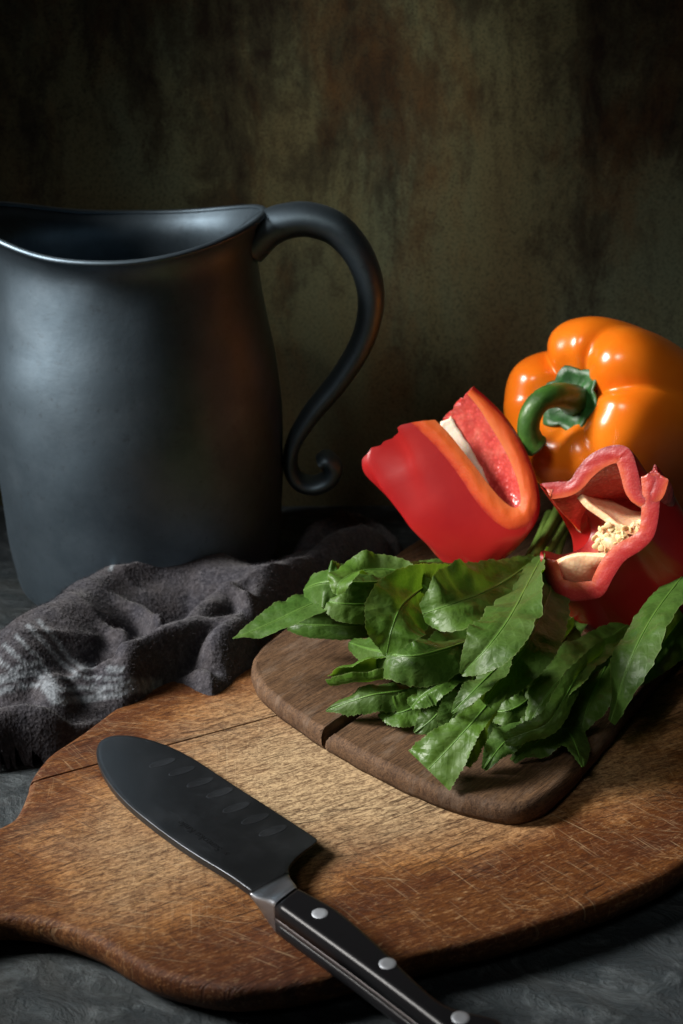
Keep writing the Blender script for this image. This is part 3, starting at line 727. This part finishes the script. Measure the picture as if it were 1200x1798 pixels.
evR = RP(772, 750, w0, wn) - RP(820, 692, w0, wn) + V(0, 0.016, -0.006)
NE = 24
def wpt(c, s, t, bul):                              # t: 0 at the cut edge, 1 at the far side; the skin bulges outwards
    ev = evL.lerp(evM, min(1, s / 0.38)) if s < 0.38 else evM.lerp(evR, max(0, min(1, (s - 0.54) / 0.26)))
    cr = 1 - 0.16 * max(0, 1 - s / 0.09) ** 2
    p = c + ev * (t * cr * (1 + 0.05 * noise.noise(V(s * 6, 3, 1))))
    dent = -0.0105 * math.exp(-((t - 0.30) / 0.20) ** 2) * math.exp(-((s - 0.12) / 0.13) ** 2)
    bf = (0.35 + 0.65 * min(1, s / 0.16)) if s < 0.25 else max(0.12, 1 - (s - 0.25) / 0.22)
    return p + bul * (0.019 * bf * math.sin(math.pi * t ** 0.7) + dent)
def outn(k, cur, other):
    return (cur[k] - other[k]).normalized()
ov, iv = [], []
for k in range(NO):
    s = k / (NO - 1); nn = outn(k, oo, ii)
    edge = V(0, 0, 0)
    for j in range(NE):
        t = j / (NE - 1); jag = 0.0012 * noise.noise(V(s * 40, t * 8, 2)) if k in (0, NO - 1) else 0
        rnd_ = 0.0024 * max(0, 1 - t / 0.09) ** 2                          # the skin rounds over into the cut
        ov.append(wpt(oo[k], s, t, nn) - nn * rnd_ + V(jag, 0, jag))
        wav = 0.0012 * noise.noise(V(s * 22, t * 10, 5)) + 0.0007 * noise.noise(V(s * 60, t * 30, 8))
        iv.append(wpt(ii[k], s, t * 0.96, nn) + nn * wav * min(1, t * 8))
for k in (0, 1, 2, NO - 3, NO - 2, NO - 1):
    wgt = (1.0, 0.6, 0.25)[min(k, NO - 1 - k)]; tg = (oo[0] - oo[2]).normalized() if k < 4 else (oo[-1] - oo[-3]).normalized()
    for j in range(NE):
        t = j / (NE - 1); a_ = noise.noise(V(t * 9, k > 4, 3)) * 0.0022 + noise.noise(V(t * 26, k > 4, 7)) * 0.0010 + (0.004 * math.exp(-(t / 0.16) ** 2) if k < 4 else 0.0)
        ov[k * NE + j] = ov[k * NE + j] + tg * a_ * wgt; iv[k * NE + j] = iv[k * NE + j] + tg * (a_ + 0.0012 * noise.noise(V(t * 14, 2, k > 4))) * wgt
fs = grid_faces(NO, NE)
mk('skin', ov, fs, M['red_skin'], root)
mk('inner_wall', iv, [f[::-1] for f in fs], M['inner_flesh'], root)
# the cut band between skin and inner wall, slightly domed and rough
NB = 9; bv = []
rn = random.Random(5)
for k in range(NO):
    a = ov[k * NE]; b_ = iv[k * NE]
    for j in range(NB):
        t = j / (NB - 1); p = a.lerp(b_, t)
        p = p + wn * (0.0011 * math.sin(math.pi * t) + 0.0005 * noise.noise(V(k * 0.35, t * 5, 3)) * math.sin(math.pi * t)) ; bv.append(p)
fs = [f[::-1] for f in grid_faces(NO, NB)]
# end faces of both legs and the far edge
def band(rowa, rowb, name, mat, par, amp=0.0009):
    n1 = len(rowa); vv = []
    for k in range(n1):
        for j in range(7):
            t = j / 6; p = rowa[k].lerp(rowb[k], t)
            p = p + V(noise.noise(p * 300), noise.noise(p * 300 + V(9, 0, 0)), noise.noise(p * 300 + V(0, 9, 0))) * amp * math.sin(math.pi * t); vv.append(p)
    return mk(name, vv, grid_faces(n1, 7), mat, par)
mk('cut_face', bv, fs, M['cut_orange'], root, uv=[(k / NO, j / (NB - 1)) for k in range(NO) for j in range(NB)])
band(ov[:NE], iv[:NE], 'end_face', M['red_flesh'], root)
band(ov[-NE:], iv[-NE:], 'end_face', M['pink_flesh'], root)
band([ov[k * NE + NE - 1] for k in range(NO)], [iv[k * NE + NE - 1] for k in range(NO)], 'far_edge', M['red_flesh'], root)
# pale rib inside the fold
rv = []
for k in range(30):
    x = NO * 0.62 + (NO * 0.38 - 1.01) * k / 29; k0 = int(x); fx = x - k0; nn = outn(k0, oo, ii).lerp(outn(k0 + 1, oo, ii), fx)
    for j in range(8):
        tt = j / 7; y = (NE - 1.01) * (0.80 - 0.10 * k / 29 + (0.20 + 0.10 * k / 29) * tt); j0 = int(y); fy = y - j0
        p = iv[k0 * NE + j0].lerp(iv[k0 * NE + j0 + 1], fy).lerp(iv[(k0 + 1) * NE + j0].lerp(iv[(k0 + 1) * NE + j0 + 1], fy), fx)
        rv.append(p - nn * (0.0002 + 0.0045 * tt * (0.25 + 0.75 * k / 29) + 0.0006 * noise.noise(V(k * .35, j * .4, 1))))
rb_ = mk('membrane', rv, grid_faces(30, 8), M['pith'], root); md = rb_.modifiers.new('thick', 'SOLIDIFY'); md.thickness = 0.003; md.offset = 0

# ------------------------------------------------------------------ opened red pepper with seeds
c0 = Q(1060, 925, 0.632); cn = V(-0.50, -0.80, 0.33).normalized()
root = tag(empty('cut_red_pepper', P(1120, 1080, ZS)), 'cut open red bell pepper showing pale ribs and seeds, beside long leaf', 'bell pepper')
l_px = [(948, 853), (975, 846), (1000, 844), (1014, 823), (1036, 799), (1066, 784), (1094, 782), (1110, 795), (1121, 830), (1131, 872), (1140, 850), (1150, 815), (1157, 840), (1159, 872), (1156, 912), (1147, 944), (1126, 966), (1097, 985), (1077, 1014), (1061, 1043), (1042, 1052), (1003, 1055), (972, 1040), (957, 1012), (950, 968),
        (968, 975), (992, 962), (1003, 935), (1000, 905), (984, 880)]
deep = [0.0] * 25 + [0.016, 0.026, 0.030, 0.026, 0.014]
# plane coordinates
e1 = V(0, 0, 1).cross(cn).normalized(); e2 = cn.cross(e1)
lw = [RP(x, y, c0, cn) for x, y in l_px]
l3 = [V((p - c0).dot(e1), (p - c0).dot(e2), -d) for p, d in zip(lw, deep)]
NL = 150; l3 = spline(l3, NL, True); l2 = [V(q.x, q.y) for q in l3]
area_ = sum(l2[i - 1].x * l2[i].y - l2[i].x * l2[i - 1].y for i in range(NL))
if area_ < 0: l3 = l3[::-1]; l2 = l2[::-1]
def relax(pl, it):
    for _ in range(it): pl = [(pl[i - 1] + pl[i] * 2 + pl[(i + 1) % len(pl)]) * 0.25 for i in range(len(pl))]
    return pl
inn = [a.lerp(b_, 0.5 + 0.45 * noise.noise(V(i * 0.075, 3, 0))) for i, (a, b_) in enumerate(zip(inset2(l2, 0.0066), inset2(l2, 0.0112)))]
inn = relax(inn, 4)
cen = sum(l2, V(0, 0)) / NL
wax = (-cn * 0.90 + V(0.42, 0.0, -0.42)).normalized()
wl = V(wax.dot(e1), wax.dot(e2), wax.dot(cn))          # body axis in plane frame
def toW(q): return c0 + e1 * q.x + e2 * q.y + cn * q.z
NT = 40; LEN = 0.082
round_ = relax(l2, 60)
rmax = max((q - cen).length for q in l2)
def shell(loop, zs, grow, ln):
    vv = []
    sm = relax(loop, 50)
    for i in range(NL):
        for j in range(NT):
            t = j / (NT - 1)
            k = min(1, t / 0.35); q = loop[i].lerp(sm[i], k * k * (3 - 2 * k))
            # away from the opening the body becomes a rounded bowl
            rad_ = (q - cen); ang = math.atan2(rad_.y, rad_.x)
            tgt = V(math.cos(ang), math.sin(ang)) * grow * (1 + 0.06 * math.cos(3 * ang + 0.6))
            kk = min(1, t / 0.55); rad_ = rad_.lerp(tgt, kk * kk * (3 - 2 * kk))
            pr_ = math.sqrt(max(0, 1 - max(0, (t - 0.35) / 0.65) ** 2.4)) * (1 + 0.10 * math.sin(math.pi * min(1, t / 0.7)))
            base = cen + rad_ * pr_
            z0 = zs[i] * (1 - t)
            pw = toW(V(base.x, base.y, z0) + wl * (t * ln)); pw.z -= 0.0165 * math.sin(math.pi * min(1, t * 1.05)) ** 1.3; vv.append(pw)
    return vv
zs = [q.z for q in l3]
so = shell(l2, zs, 0.0385, LEN); si = shell(inn, zs, 0.0315, LEN - 0.007)
fs = grid_faces(NL, NT, closed_u=True)
mk('skin', so, fs, M['red_skin'], root)
mk('inner_wall', si, [f[::-1] for f in fs], M['inner_flesh'], root)
cv = []
for i in range(NL):
    a, b_ = so[i * NT], si[i * NT]
    for j in range(7):
        t = j / 6; p = a.lerp(b_, t) + cn * (0.0004 * math.sin(math.pi * t) + 0.0006 * noise.noise(V(i * .5, t * 5, 1)) * math.sin(math.pi * t)); cv.append(p)
mk('cut_face', cv, [f[::-1] for f in grid_faces(NL, 7, closed_u=True)], M['cut_red'], root, uv=[(i / NL, j / 6) for i in range(NL) for j in range(7)])

def sheet(front, back, name, mat, par, thick=0.0026, n=24, m_=12, bulge=0.003):
    A = spline(front, n); B = spline(back, n); vv = []
    for k in range(n):
        for j in range(m_):
            t = j / (m_ - 1); p = A[k].lerp(B[k], t); vv.append(p + cn * (bulge * math.sin(math.pi * t)) + V(noise.noise(p * 120), noise.noise(p * 120 + V(5, 0, 0)), noise.noise(p * 120 + V(0, 5, 0))) * 0.0008)
    o = mk(name, vv, grid_faces(n, m_), mat, par); md = o.modifiers.new('thick', 'SOLIDIFY'); md.thickness = thick; md.offset = 0
    md = o.modifiers.new('soft', 'BEVEL'); md.width = 0.0007; md.segments = 2; return o
dp = lambda d: c0 - cn * d
sheet([RP(x, y, dp(.004), cn) for x, y in [(1004, 852), (1028, 884), (1060, 908), (1095, 930), (1132, 940)]], [RP(x, y, dp(.034), cn) for x, y in [(1034, 832), (1052, 866), (1080, 888), (1108, 902), (1136, 906)]], 'rib', M['membrane'], root, 0.0036)
sheet([RP(x, y, dp(.004), cn) for x, y in [(972, 992), (996, 977), (1030, 971), (1062, 974), (1085, 966)]], [RP(x, y, dp(.022), cn) for x, y in [(984, 1030), (1010, 1036), (1040, 1030), (1062, 1004), (1085, 985)]], 'rib', M['membrane'], root, 0.0036)
# seed core
pc = RP(1092, 952, dp(.016), cn); vs = []
for i in range(20):
    for j in range(28):
        th = math.pi * i / 19; ph = 2 * math.pi * j / 28
        d = e1 * (math.sin(th) * math.cos(ph) * 0.013) + e2 * (math.cos(th) * 0.009) + cn * (math.sin(th) * math.sin(ph) * 0.013)
        vs.append(pc + d * (1 + 0.22 * noise.noise(d * 130)))
core = mk('seed_core', vs, grid_faces(20, 28, closed_v=True), M['membrane'], root)
sv = []; 
for i in range(8):
    for j in range(12):
        th = math.pi * i / 7; ph = 2 * math.pi * j / 12
        sv.append(V(math.sin(th) * math.cos(ph) * 0.0020 * (1 + .15 * math.cos(ph)), math.sin(th) * math.sin(ph) * 0.0017, math.cos(th) * 0.0005 * (1 - 0.25 * math.sin(th) ** 8)))
sf = grid_faces(8, 12, closed_v=True); seed_me = None
rs = random.Random(11)
spots = [(1048, 945), (1056, 932), (1068, 922), (1060, 950), (1072, 940), (1078, 955), (1064, 962), (1054, 966), (1075, 970), (1086, 962), (1090, 948), (1082, 932), (1066, 978), (1070, 990), (1064, 1000), (1112, 922), (1120, 928), (1126, 918), (1108, 930), (1117, 938), (1098, 926), (1092, 968), (1058, 955), (1084, 942), (1096, 938), (1072, 930), (1124, 934), (1046, 958), (1100, 955), (1062, 988)]
while len(spots) < 84:
    x, y = rs.gauss(1076, 16), rs.gauss(950, 18)
    if ((x - 1076) / 27) ** 2 + ((y - 950) / 30) ** 2 < 1 and y < 972 + (1090 - x) * 0.6: spots.append((x, y))
for k, (x, y) in enumerate(spots):
    dd = 0.002 + 0.0035 * rs.random() + (0 if k < 30 else 0.000045 * ((x - 1080) ** 2 + (y - 950) ** 2) ** 0.5); p = RP(x + rs.uniform(-3, 3), y + rs.uniform(-3, 3), dp(dd if x < 1100 else dd - 0.001), cn)
    if seed_me is None:
        o = mk('seed', [v for v in sv], sf, M['seed']); seed_me = o.data
    else:
        o = bpy.data.objects.new('seed', seed_me); col.objects.link(o)
    o.parent = core if core.location.length == 0 else core
    q = (cn + V(rs.gauss(0, .4), rs.gauss(0, .4), rs.gauss(0, .4))).to_track_quat('Z', 'Y')
    o.location = p - root.location; o.rotation_euler = (q.to_matrix() @ Matrix.Rotation(rs.uniform(0, 6.28), 3, 'Z')).to_euler()

# ------------------------------------------------------------------ herb bunch
root = tag(empty('herb_bunch', P(880, 1080, ZS)), 'bunch of long green saw-edged herb leaves heaped on the dark board', 'herbs')
NV = V(-0.15, -0.45, 0.88).normalized()
rl = random.Random(21)
def leaf(ctrl, hw, nrm=NV, fold=0.25, curl=0.0, wave=0.34, teeth=34, seed=0, twist=0.0, tip=True, roll=None):
    """ctrl: (px, py, height); hw: half widths in photo pixels at evenly spaced stations."""
    c = [P(x, y, z) for x, y, z in ctrl]; NU, NW = 84, 9
    mid = spline(c, NU); hwv = [max(v.x * 1.18, 0.5) for v in spline([V(h, 0) for h in hw], NU)]
    vs, uv = [], []; rl2 = random.Random(seed * 17 + 3); twist = twist or rl2.uniform(-0.7, 0.7); dro = rl2.uniform(-0.35, 0.15)
    for i in range(NU):
        u = i / (NU - 1); t = (mid[min(i + 1, NU - 1)] - mid[max(i - 1, 0)]).normalized()
        nn = (nrm - t * nrm.dot(t)).normalized(); ac = t.cross(nn)
        if twist: 
            rot = Matrix.Rotation(twist * (u - 0.5), 3, t); nn = rot @ nn; ac = rot @ ac
        h = hwv[i] * pxm(mid[i])
        for j in range(-NW, NW + 1):
            v = j / NW; av = abs(v); sgn = 1 if v > 0 else -1
            hh = h
            if j in (-NW, NW): hh = h * 1.0 + 0.0013 * (0.6 + 0.5 * noise.noise(V(u * 30, j, seed))) * ((u * teeth * 1.5 + (0.3 if j > 0 else 0)) % 1.0) * min(1, h / 0.004)
            w_ = wave * h * av ** 1.5 * noise.noise(V(u * 5.5 + seed * 7.3, sgn * 3.1 + seed, 0.5)) * 1.6 + 0.35 * wave * h * av * noise.noise(V(u * 16 + seed, sgn * 2 + seed * 3, 2.5))
            cf = roll if roll else 0
            a_ = cf * av * av                                  # margin rolls inwards
            x = v * hh * (math.sin(a_) / a_ if a_ > 1e-3 else 1); zf = fold * av * hh + (curl + dro) * av * av * hh + w_ + (hh * av * (1 - math.cos(a_)) / a_ if a_ > 1e-3 else 0)
            pv = mid[i] + ac * x; vs.append(pv + nn * (zf + min(1, av * 3) * (0.0022 * noise.noise(pv * 70 + V(seed, 0, 0)) + 0.0008 * noise.noise(pv * 190 + V(0, seed, 0))))); uv.append((u, 0.5 + 0.5 * v))
    o = mk('leaf', vs, grid_faces(NU, 2 * NW + 1), M['leaf'], root, uv=uv)
    # raised midrib under and over the blade
    mr = [0.0007 * (1 - 0.75 * i / (NU - 1)) * min(1, max(hwv) / 25) for i in range(NU)]
    if True:
        tv, tf = tube(mid[::2], mr[::2], 6, nrm); mk('midrib', tv, tf, M['midrib'], o)
    return o
S = (955, 965, 0.045)     # where the stalks gather
leafs = [
 # left group
 dict(ctrl=[(800, 1010, .050), (700, 1018, .058), (620, 1035, .062), (545, 1062, .064), (480, 1092, .060), (409, 1122, .054)], hw=[14, 26, 33, 37, 27, 2], nrm=V(-.35, -.45, .82), fold=.15, seed=1),
 dict(ctrl=[(840, 1000, .052), (740, 1012, .066), (660, 1022, .074), (600, 1022, .078), (560, 1024, .076), (533, 1036, .066)], hw=[18, 30, 34, 36, 34, 20], nrm=V(-.25, -.75, .60), fold=-.35, curl=.3, wave=.45, seed=2),
 dict(ctrl=[(800, 1030, .050), (720, 1050, .060), (650, 1060, .066), (600, 1060, .069), (572, 1055, .068)], hw=[16, 26, 28, 26, 8], nrm=V(.1, -.8, .55), fold=.1, seed=3, wave=.2),
 dict(ctrl=[(800, 1040, .045), (720, 1078, .048), (640, 1096, .048), (560, 1098, .048), (506, 1094, .047)], hw=[18, 26, 28, 24, 12], nrm=V(.0, -.85, .5), fold=.35, roll=1.2, seed=4),
 dict(ctrl=[(760, 1040, .078), (705, 1004, .082), (640, 1002, .084), (600, 1020, .086), (590, 1044, .080)], hw=[10, 16, 24, 24, 4], nrm=V(-.3, -.5, .8), fold=.45, wave=.5, seed=5),
 # round leaf curling down towards the viewer
 dict(ctrl=[(790, 1010, .062), (742, 1034, .078), (706, 1064, .084), (688, 1105, .080), (678, 1152, .068)], hw=[14, 34, 50, 42, 3], nrm=V(.15, -.85, .5), fold=.12, curl=.25, seed=6),
 # big upper leaf
 dict(ctrl=[(945, 978, .060), (900, 1012, .074), (850, 1040, .082), (790, 1062, .086), (742, 1078, .082)], hw=[10, 38, 54, 50, 14], nrm=V(-.1, -.7, .7), fold=.22, seed=7, wave=.2),
 # long central leaf
 dict(ctrl=[(955, 972, .066), (925, 1030, .086), (895, 1085, .092), (858, 1135, .088), (812, 1184, .074)], hw=[12, 36, 44, 40, 4], nrm=V(-.45, -.55, .7), fold=.22, seed=8),
 dict(ctrl=[(975, 985, .060), (962, 1050, .072), (930, 1120, .074), (890, 1180, .066), (850, 1235, .058)], hw=[10, 34, 42, 34, 12], nrm=V(.35, -.7, .62), fold=.2, seed=9, wave=.15),
 # fishtail tip reaching over the front edge
 dict(ctrl=[(905, 1165, .060), (865, 1225, .058), (830, 1268, .052), (792, 1310, .044), (752, 1352, .035)], hw=[14, 18, 20, 34, 44], nrm=V(-.3, -.55, .78), fold=.12, seed=10, wave=.25),
 dict(ctrl=[(900, 1150, .066), (865, 1180, .070), (830, 1215, .066), (793, 1252, .056)], hw=[16, 22, 18, 2], nrm=V(-.5, -.4, .76), fold=.15, seed=11),
 dict(ctrl=[(870, 1230, .050), (840, 1275, .046), (822, 1320, .040), (815, 1345, .036)], hw=[10, 18, 18, 8], nrm=V(.5, -.7, .5), fold=.2, seed=12, wave=.35),
 # middle heap
 dict(ctrl=[(840, 1120, .056), (780, 1140, .064), (720, 1152, .066), (660, 1142, .060), (612, 1128, .050)], hw=[20, 40, 38, 28, 8], nrm=V(-.1, -.65, .75), fold=-.2, wave=.4, seed=13),
 dict(ctrl=[(760, 1170, .046), (700, 1178, .050), (650, 1184, .050), (615, 1190, .048), (588, 1200, .043)], hw=[16, 28, 30, 24, 16], nrm=V(-.2, -.6, .77), fold=.2, roll=2.6, seed=14),
 dict(ctrl=[(760, 1200, .042), (710, 1212, .044), (655, 1220, .043), (610, 1234, .038), (573, 1248, .032)], hw=[10, 22, 22, 16, 2], nrm=V(-.1, -.5, .86), fold=-.2, seed=15),
 dict(ctrl=[(770, 1220, .038), (735, 1238, .038), (700, 1252, .035), (668, 1252, .032)], hw=[14, 24, 22, 6], nrm=V(.1, -.75, .65), fold=.25, seed=16, wave=.3),
 dict(ctrl=[(810, 1175, .050), (775, 1200, .053), (745, 1218, .049), (722, 1242, .042)], hw=[12, 20, 22, 6], nrm=V(-.2, -.5, .84), fold=.1, wave=.8, seed=17),
 dict(ctrl=[(815, 1190, .046), (790, 1225, .045), (762, 1260, .040), (728, 1287, .033)], hw=[12, 24, 24, 3], nrm=V(.1, -.6, .8), fold=.15, wave=.5, seed=18),
 dict(ctrl=[(840, 1170, .048), (820, 1215, .048), (795, 1260, .042), (780, 1285, .036)], hw=[14, 26, 24, 8], nrm=V(.2, -.7, .7), fold=.15, seed=19),
 # right group
 dict(ctrl=[(985, 1150, .046), (940, 1215, .048), (900, 1245, .046), (850, 1252, .040)], hw=[10, 26, 26, 6], nrm=V(.1, -.6, .8), fold=-.25, wave=.5, seed=20),
 dict(ctrl=[(1120, 1085, .046), (1060, 1128, .054), (1005, 1172, .058), (960, 1222, .053), (926, 1277, .040)], hw=[12, 28, 36, 32, 3], nrm=V(-.45, -.6, .65), fold=.25, seed=21),
 dict(ctrl=[(1130, 1105, .044), (1070, 1140, .054), (1020, 1180, .060), (990, 1228, .056), (962, 1270, .050), (920, 1288, .045), (886, 1300, .042)], hw=[8, 16, 18, 16, 17, 14, 8], nrm=V(.35, -.85, .4), fold=.2, wave=.4, seed=22),
 dict(ctrl=[(1260, 935, .070), (1200, 1010, .078), (1145, 1085, .078), (1105, 1165, .066), (1072, 1268, .038)], hw=[14, 30, 34, 34, 10], nrm=V(-.62, -.62, .48), fold=.15, wave=.06, teeth=46, seed=23),
 dict(ctrl=[(1290, 985, .050), (1220, 1060, .056), (1165, 1130, .052), (1120, 1200, .042)], hw=[12, 32, 36, 6], nrm=V(.2, -.75, .6), fold=.2, seed=24),
 dict(ctrl=[(960, 1250, .036), (995, 1280, .036), (1012, 1310, .034), (1022, 1348, .0305)], hw=[12, 26, 24, 3], nrm=V(.2, -.5, .84), fold=.1, seed=25),
 dict(ctrl=[(985, 1020, .050), (1000, 1060, .050), (1005, 1090, .048), (1012, 1116, .044)], hw=[14, 24, 24, 6], nrm=V(.2, -.7, .7), fold=.1, seed=26),
 dict(ctrl=[(1000, 1080, .042), (950, 1150, .045), (910, 1200, .042), (880, 1245, .036)], hw=[16, 36, 38, 8], nrm=V(.3, -.5, .8), fold=.15, seed=27),
 # limp leaves lying on the right side of the board
 dict(ctrl=[(1090, 1120, .044), (1060, 1180, .046), (1035, 1235, .042), (1020, 1285, .034)], hw=[10, 26, 26, 4], nrm=V(-.3, -.5, .8), fold=.3, seed=41),
 dict(ctrl=[(1050, 1130, .050), (1000, 1200, .050), (950, 1255, .044), (905, 1290, .036)], hw=[10, 24, 22, 4], nrm=V(.1, -.6, .8), fold=-.25, seed=42, wave=.6),
 dict(ctrl=[(1010, 1100, .052), (970, 1150, .056), (925, 1200, .052), (895, 1235, .044)], hw=[12, 26, 26, 6], nrm=V(.3, -.6, .7), fold=.3, seed=43, wave=.5),
 dict(ctrl=[(1060, 1200, .036), (1000, 1250, .038), (950, 1300, .035), (900, 1335, .030)], hw=[10, 24, 26, 6], nrm=V(0, -.4, .9), fold=.2, seed=44, wave=.5),
 dict(ctrl=[(960, 1220, .040), (920, 1270, .040), (880, 1310, .036), (850, 1350, .030)], hw=[10, 22, 22, 4], nrm=V(-.2, -.4, .9), fold=.3, seed=45, wave=.5),
 dict(ctrl=[(1150, 1060, .042), (1120, 1130, .044), (1090, 1195, .040), (1065, 1240, .033)], hw=[10, 24, 24, 4], nrm=V(.3, -.5, .8), fold=.25, seed=46),
 # under the heap
 dict(ctrl=[(940, 1040, .042), (860, 1100, .046), (790, 1150, .042), (730, 1200, .035)], hw=[20, 40, 40, 12], nrm=V(0, -.3, .95), fold=.1, seed=28),
 dict(ctrl=[(900, 1030, .045), (810, 1060, .048), (720, 1100, .045), (650, 1130, .038)], hw=[20, 40, 40, 12], nrm=V(0, -.3, .95), fold=.1, seed=29),
 dict(ctrl=[(930, 1100, .038), (930, 1180, .038), (900, 1260, .034), (870, 1320, .030)], hw=[20, 40, 40, 10], nrm=V(0, -.3, .95), fold=.1, seed=30),
 dict(ctrl=[(860, 1000, .040), (780, 1000, .046), (720, 1003, .046), (690, 1010, .042)], hw=[10, 16, 16, 4], nrm=V(0, -.6, .8), fold=.2, seed=31),
]
for d in leafs: leaf(**d)
for (a, b_, c_, r) in [((985, 890, .045), (962, 935, .050), (935, 985, .058), 10), ((1005, 900, .042), (978, 945, .048), (955, 985, .058), 8), ((965, 905, .040), (945, 950, .046), (915, 1000, .055), 8), ((1000, 915, .040), (985, 955, .045), (975, 1000, .055), 7)]:
    path = spline([P(*a), P(*b_), P(*c_)], 16); vs, fs = tube(path, [r * pxm(p) * (0.8 + 0.3 * (1 - i / 15)) for i, p in enumerate(path)], 10, V(0, 0, 1), 1.2); mk('stalk', vs, fs, M['herb_stalk'], root)
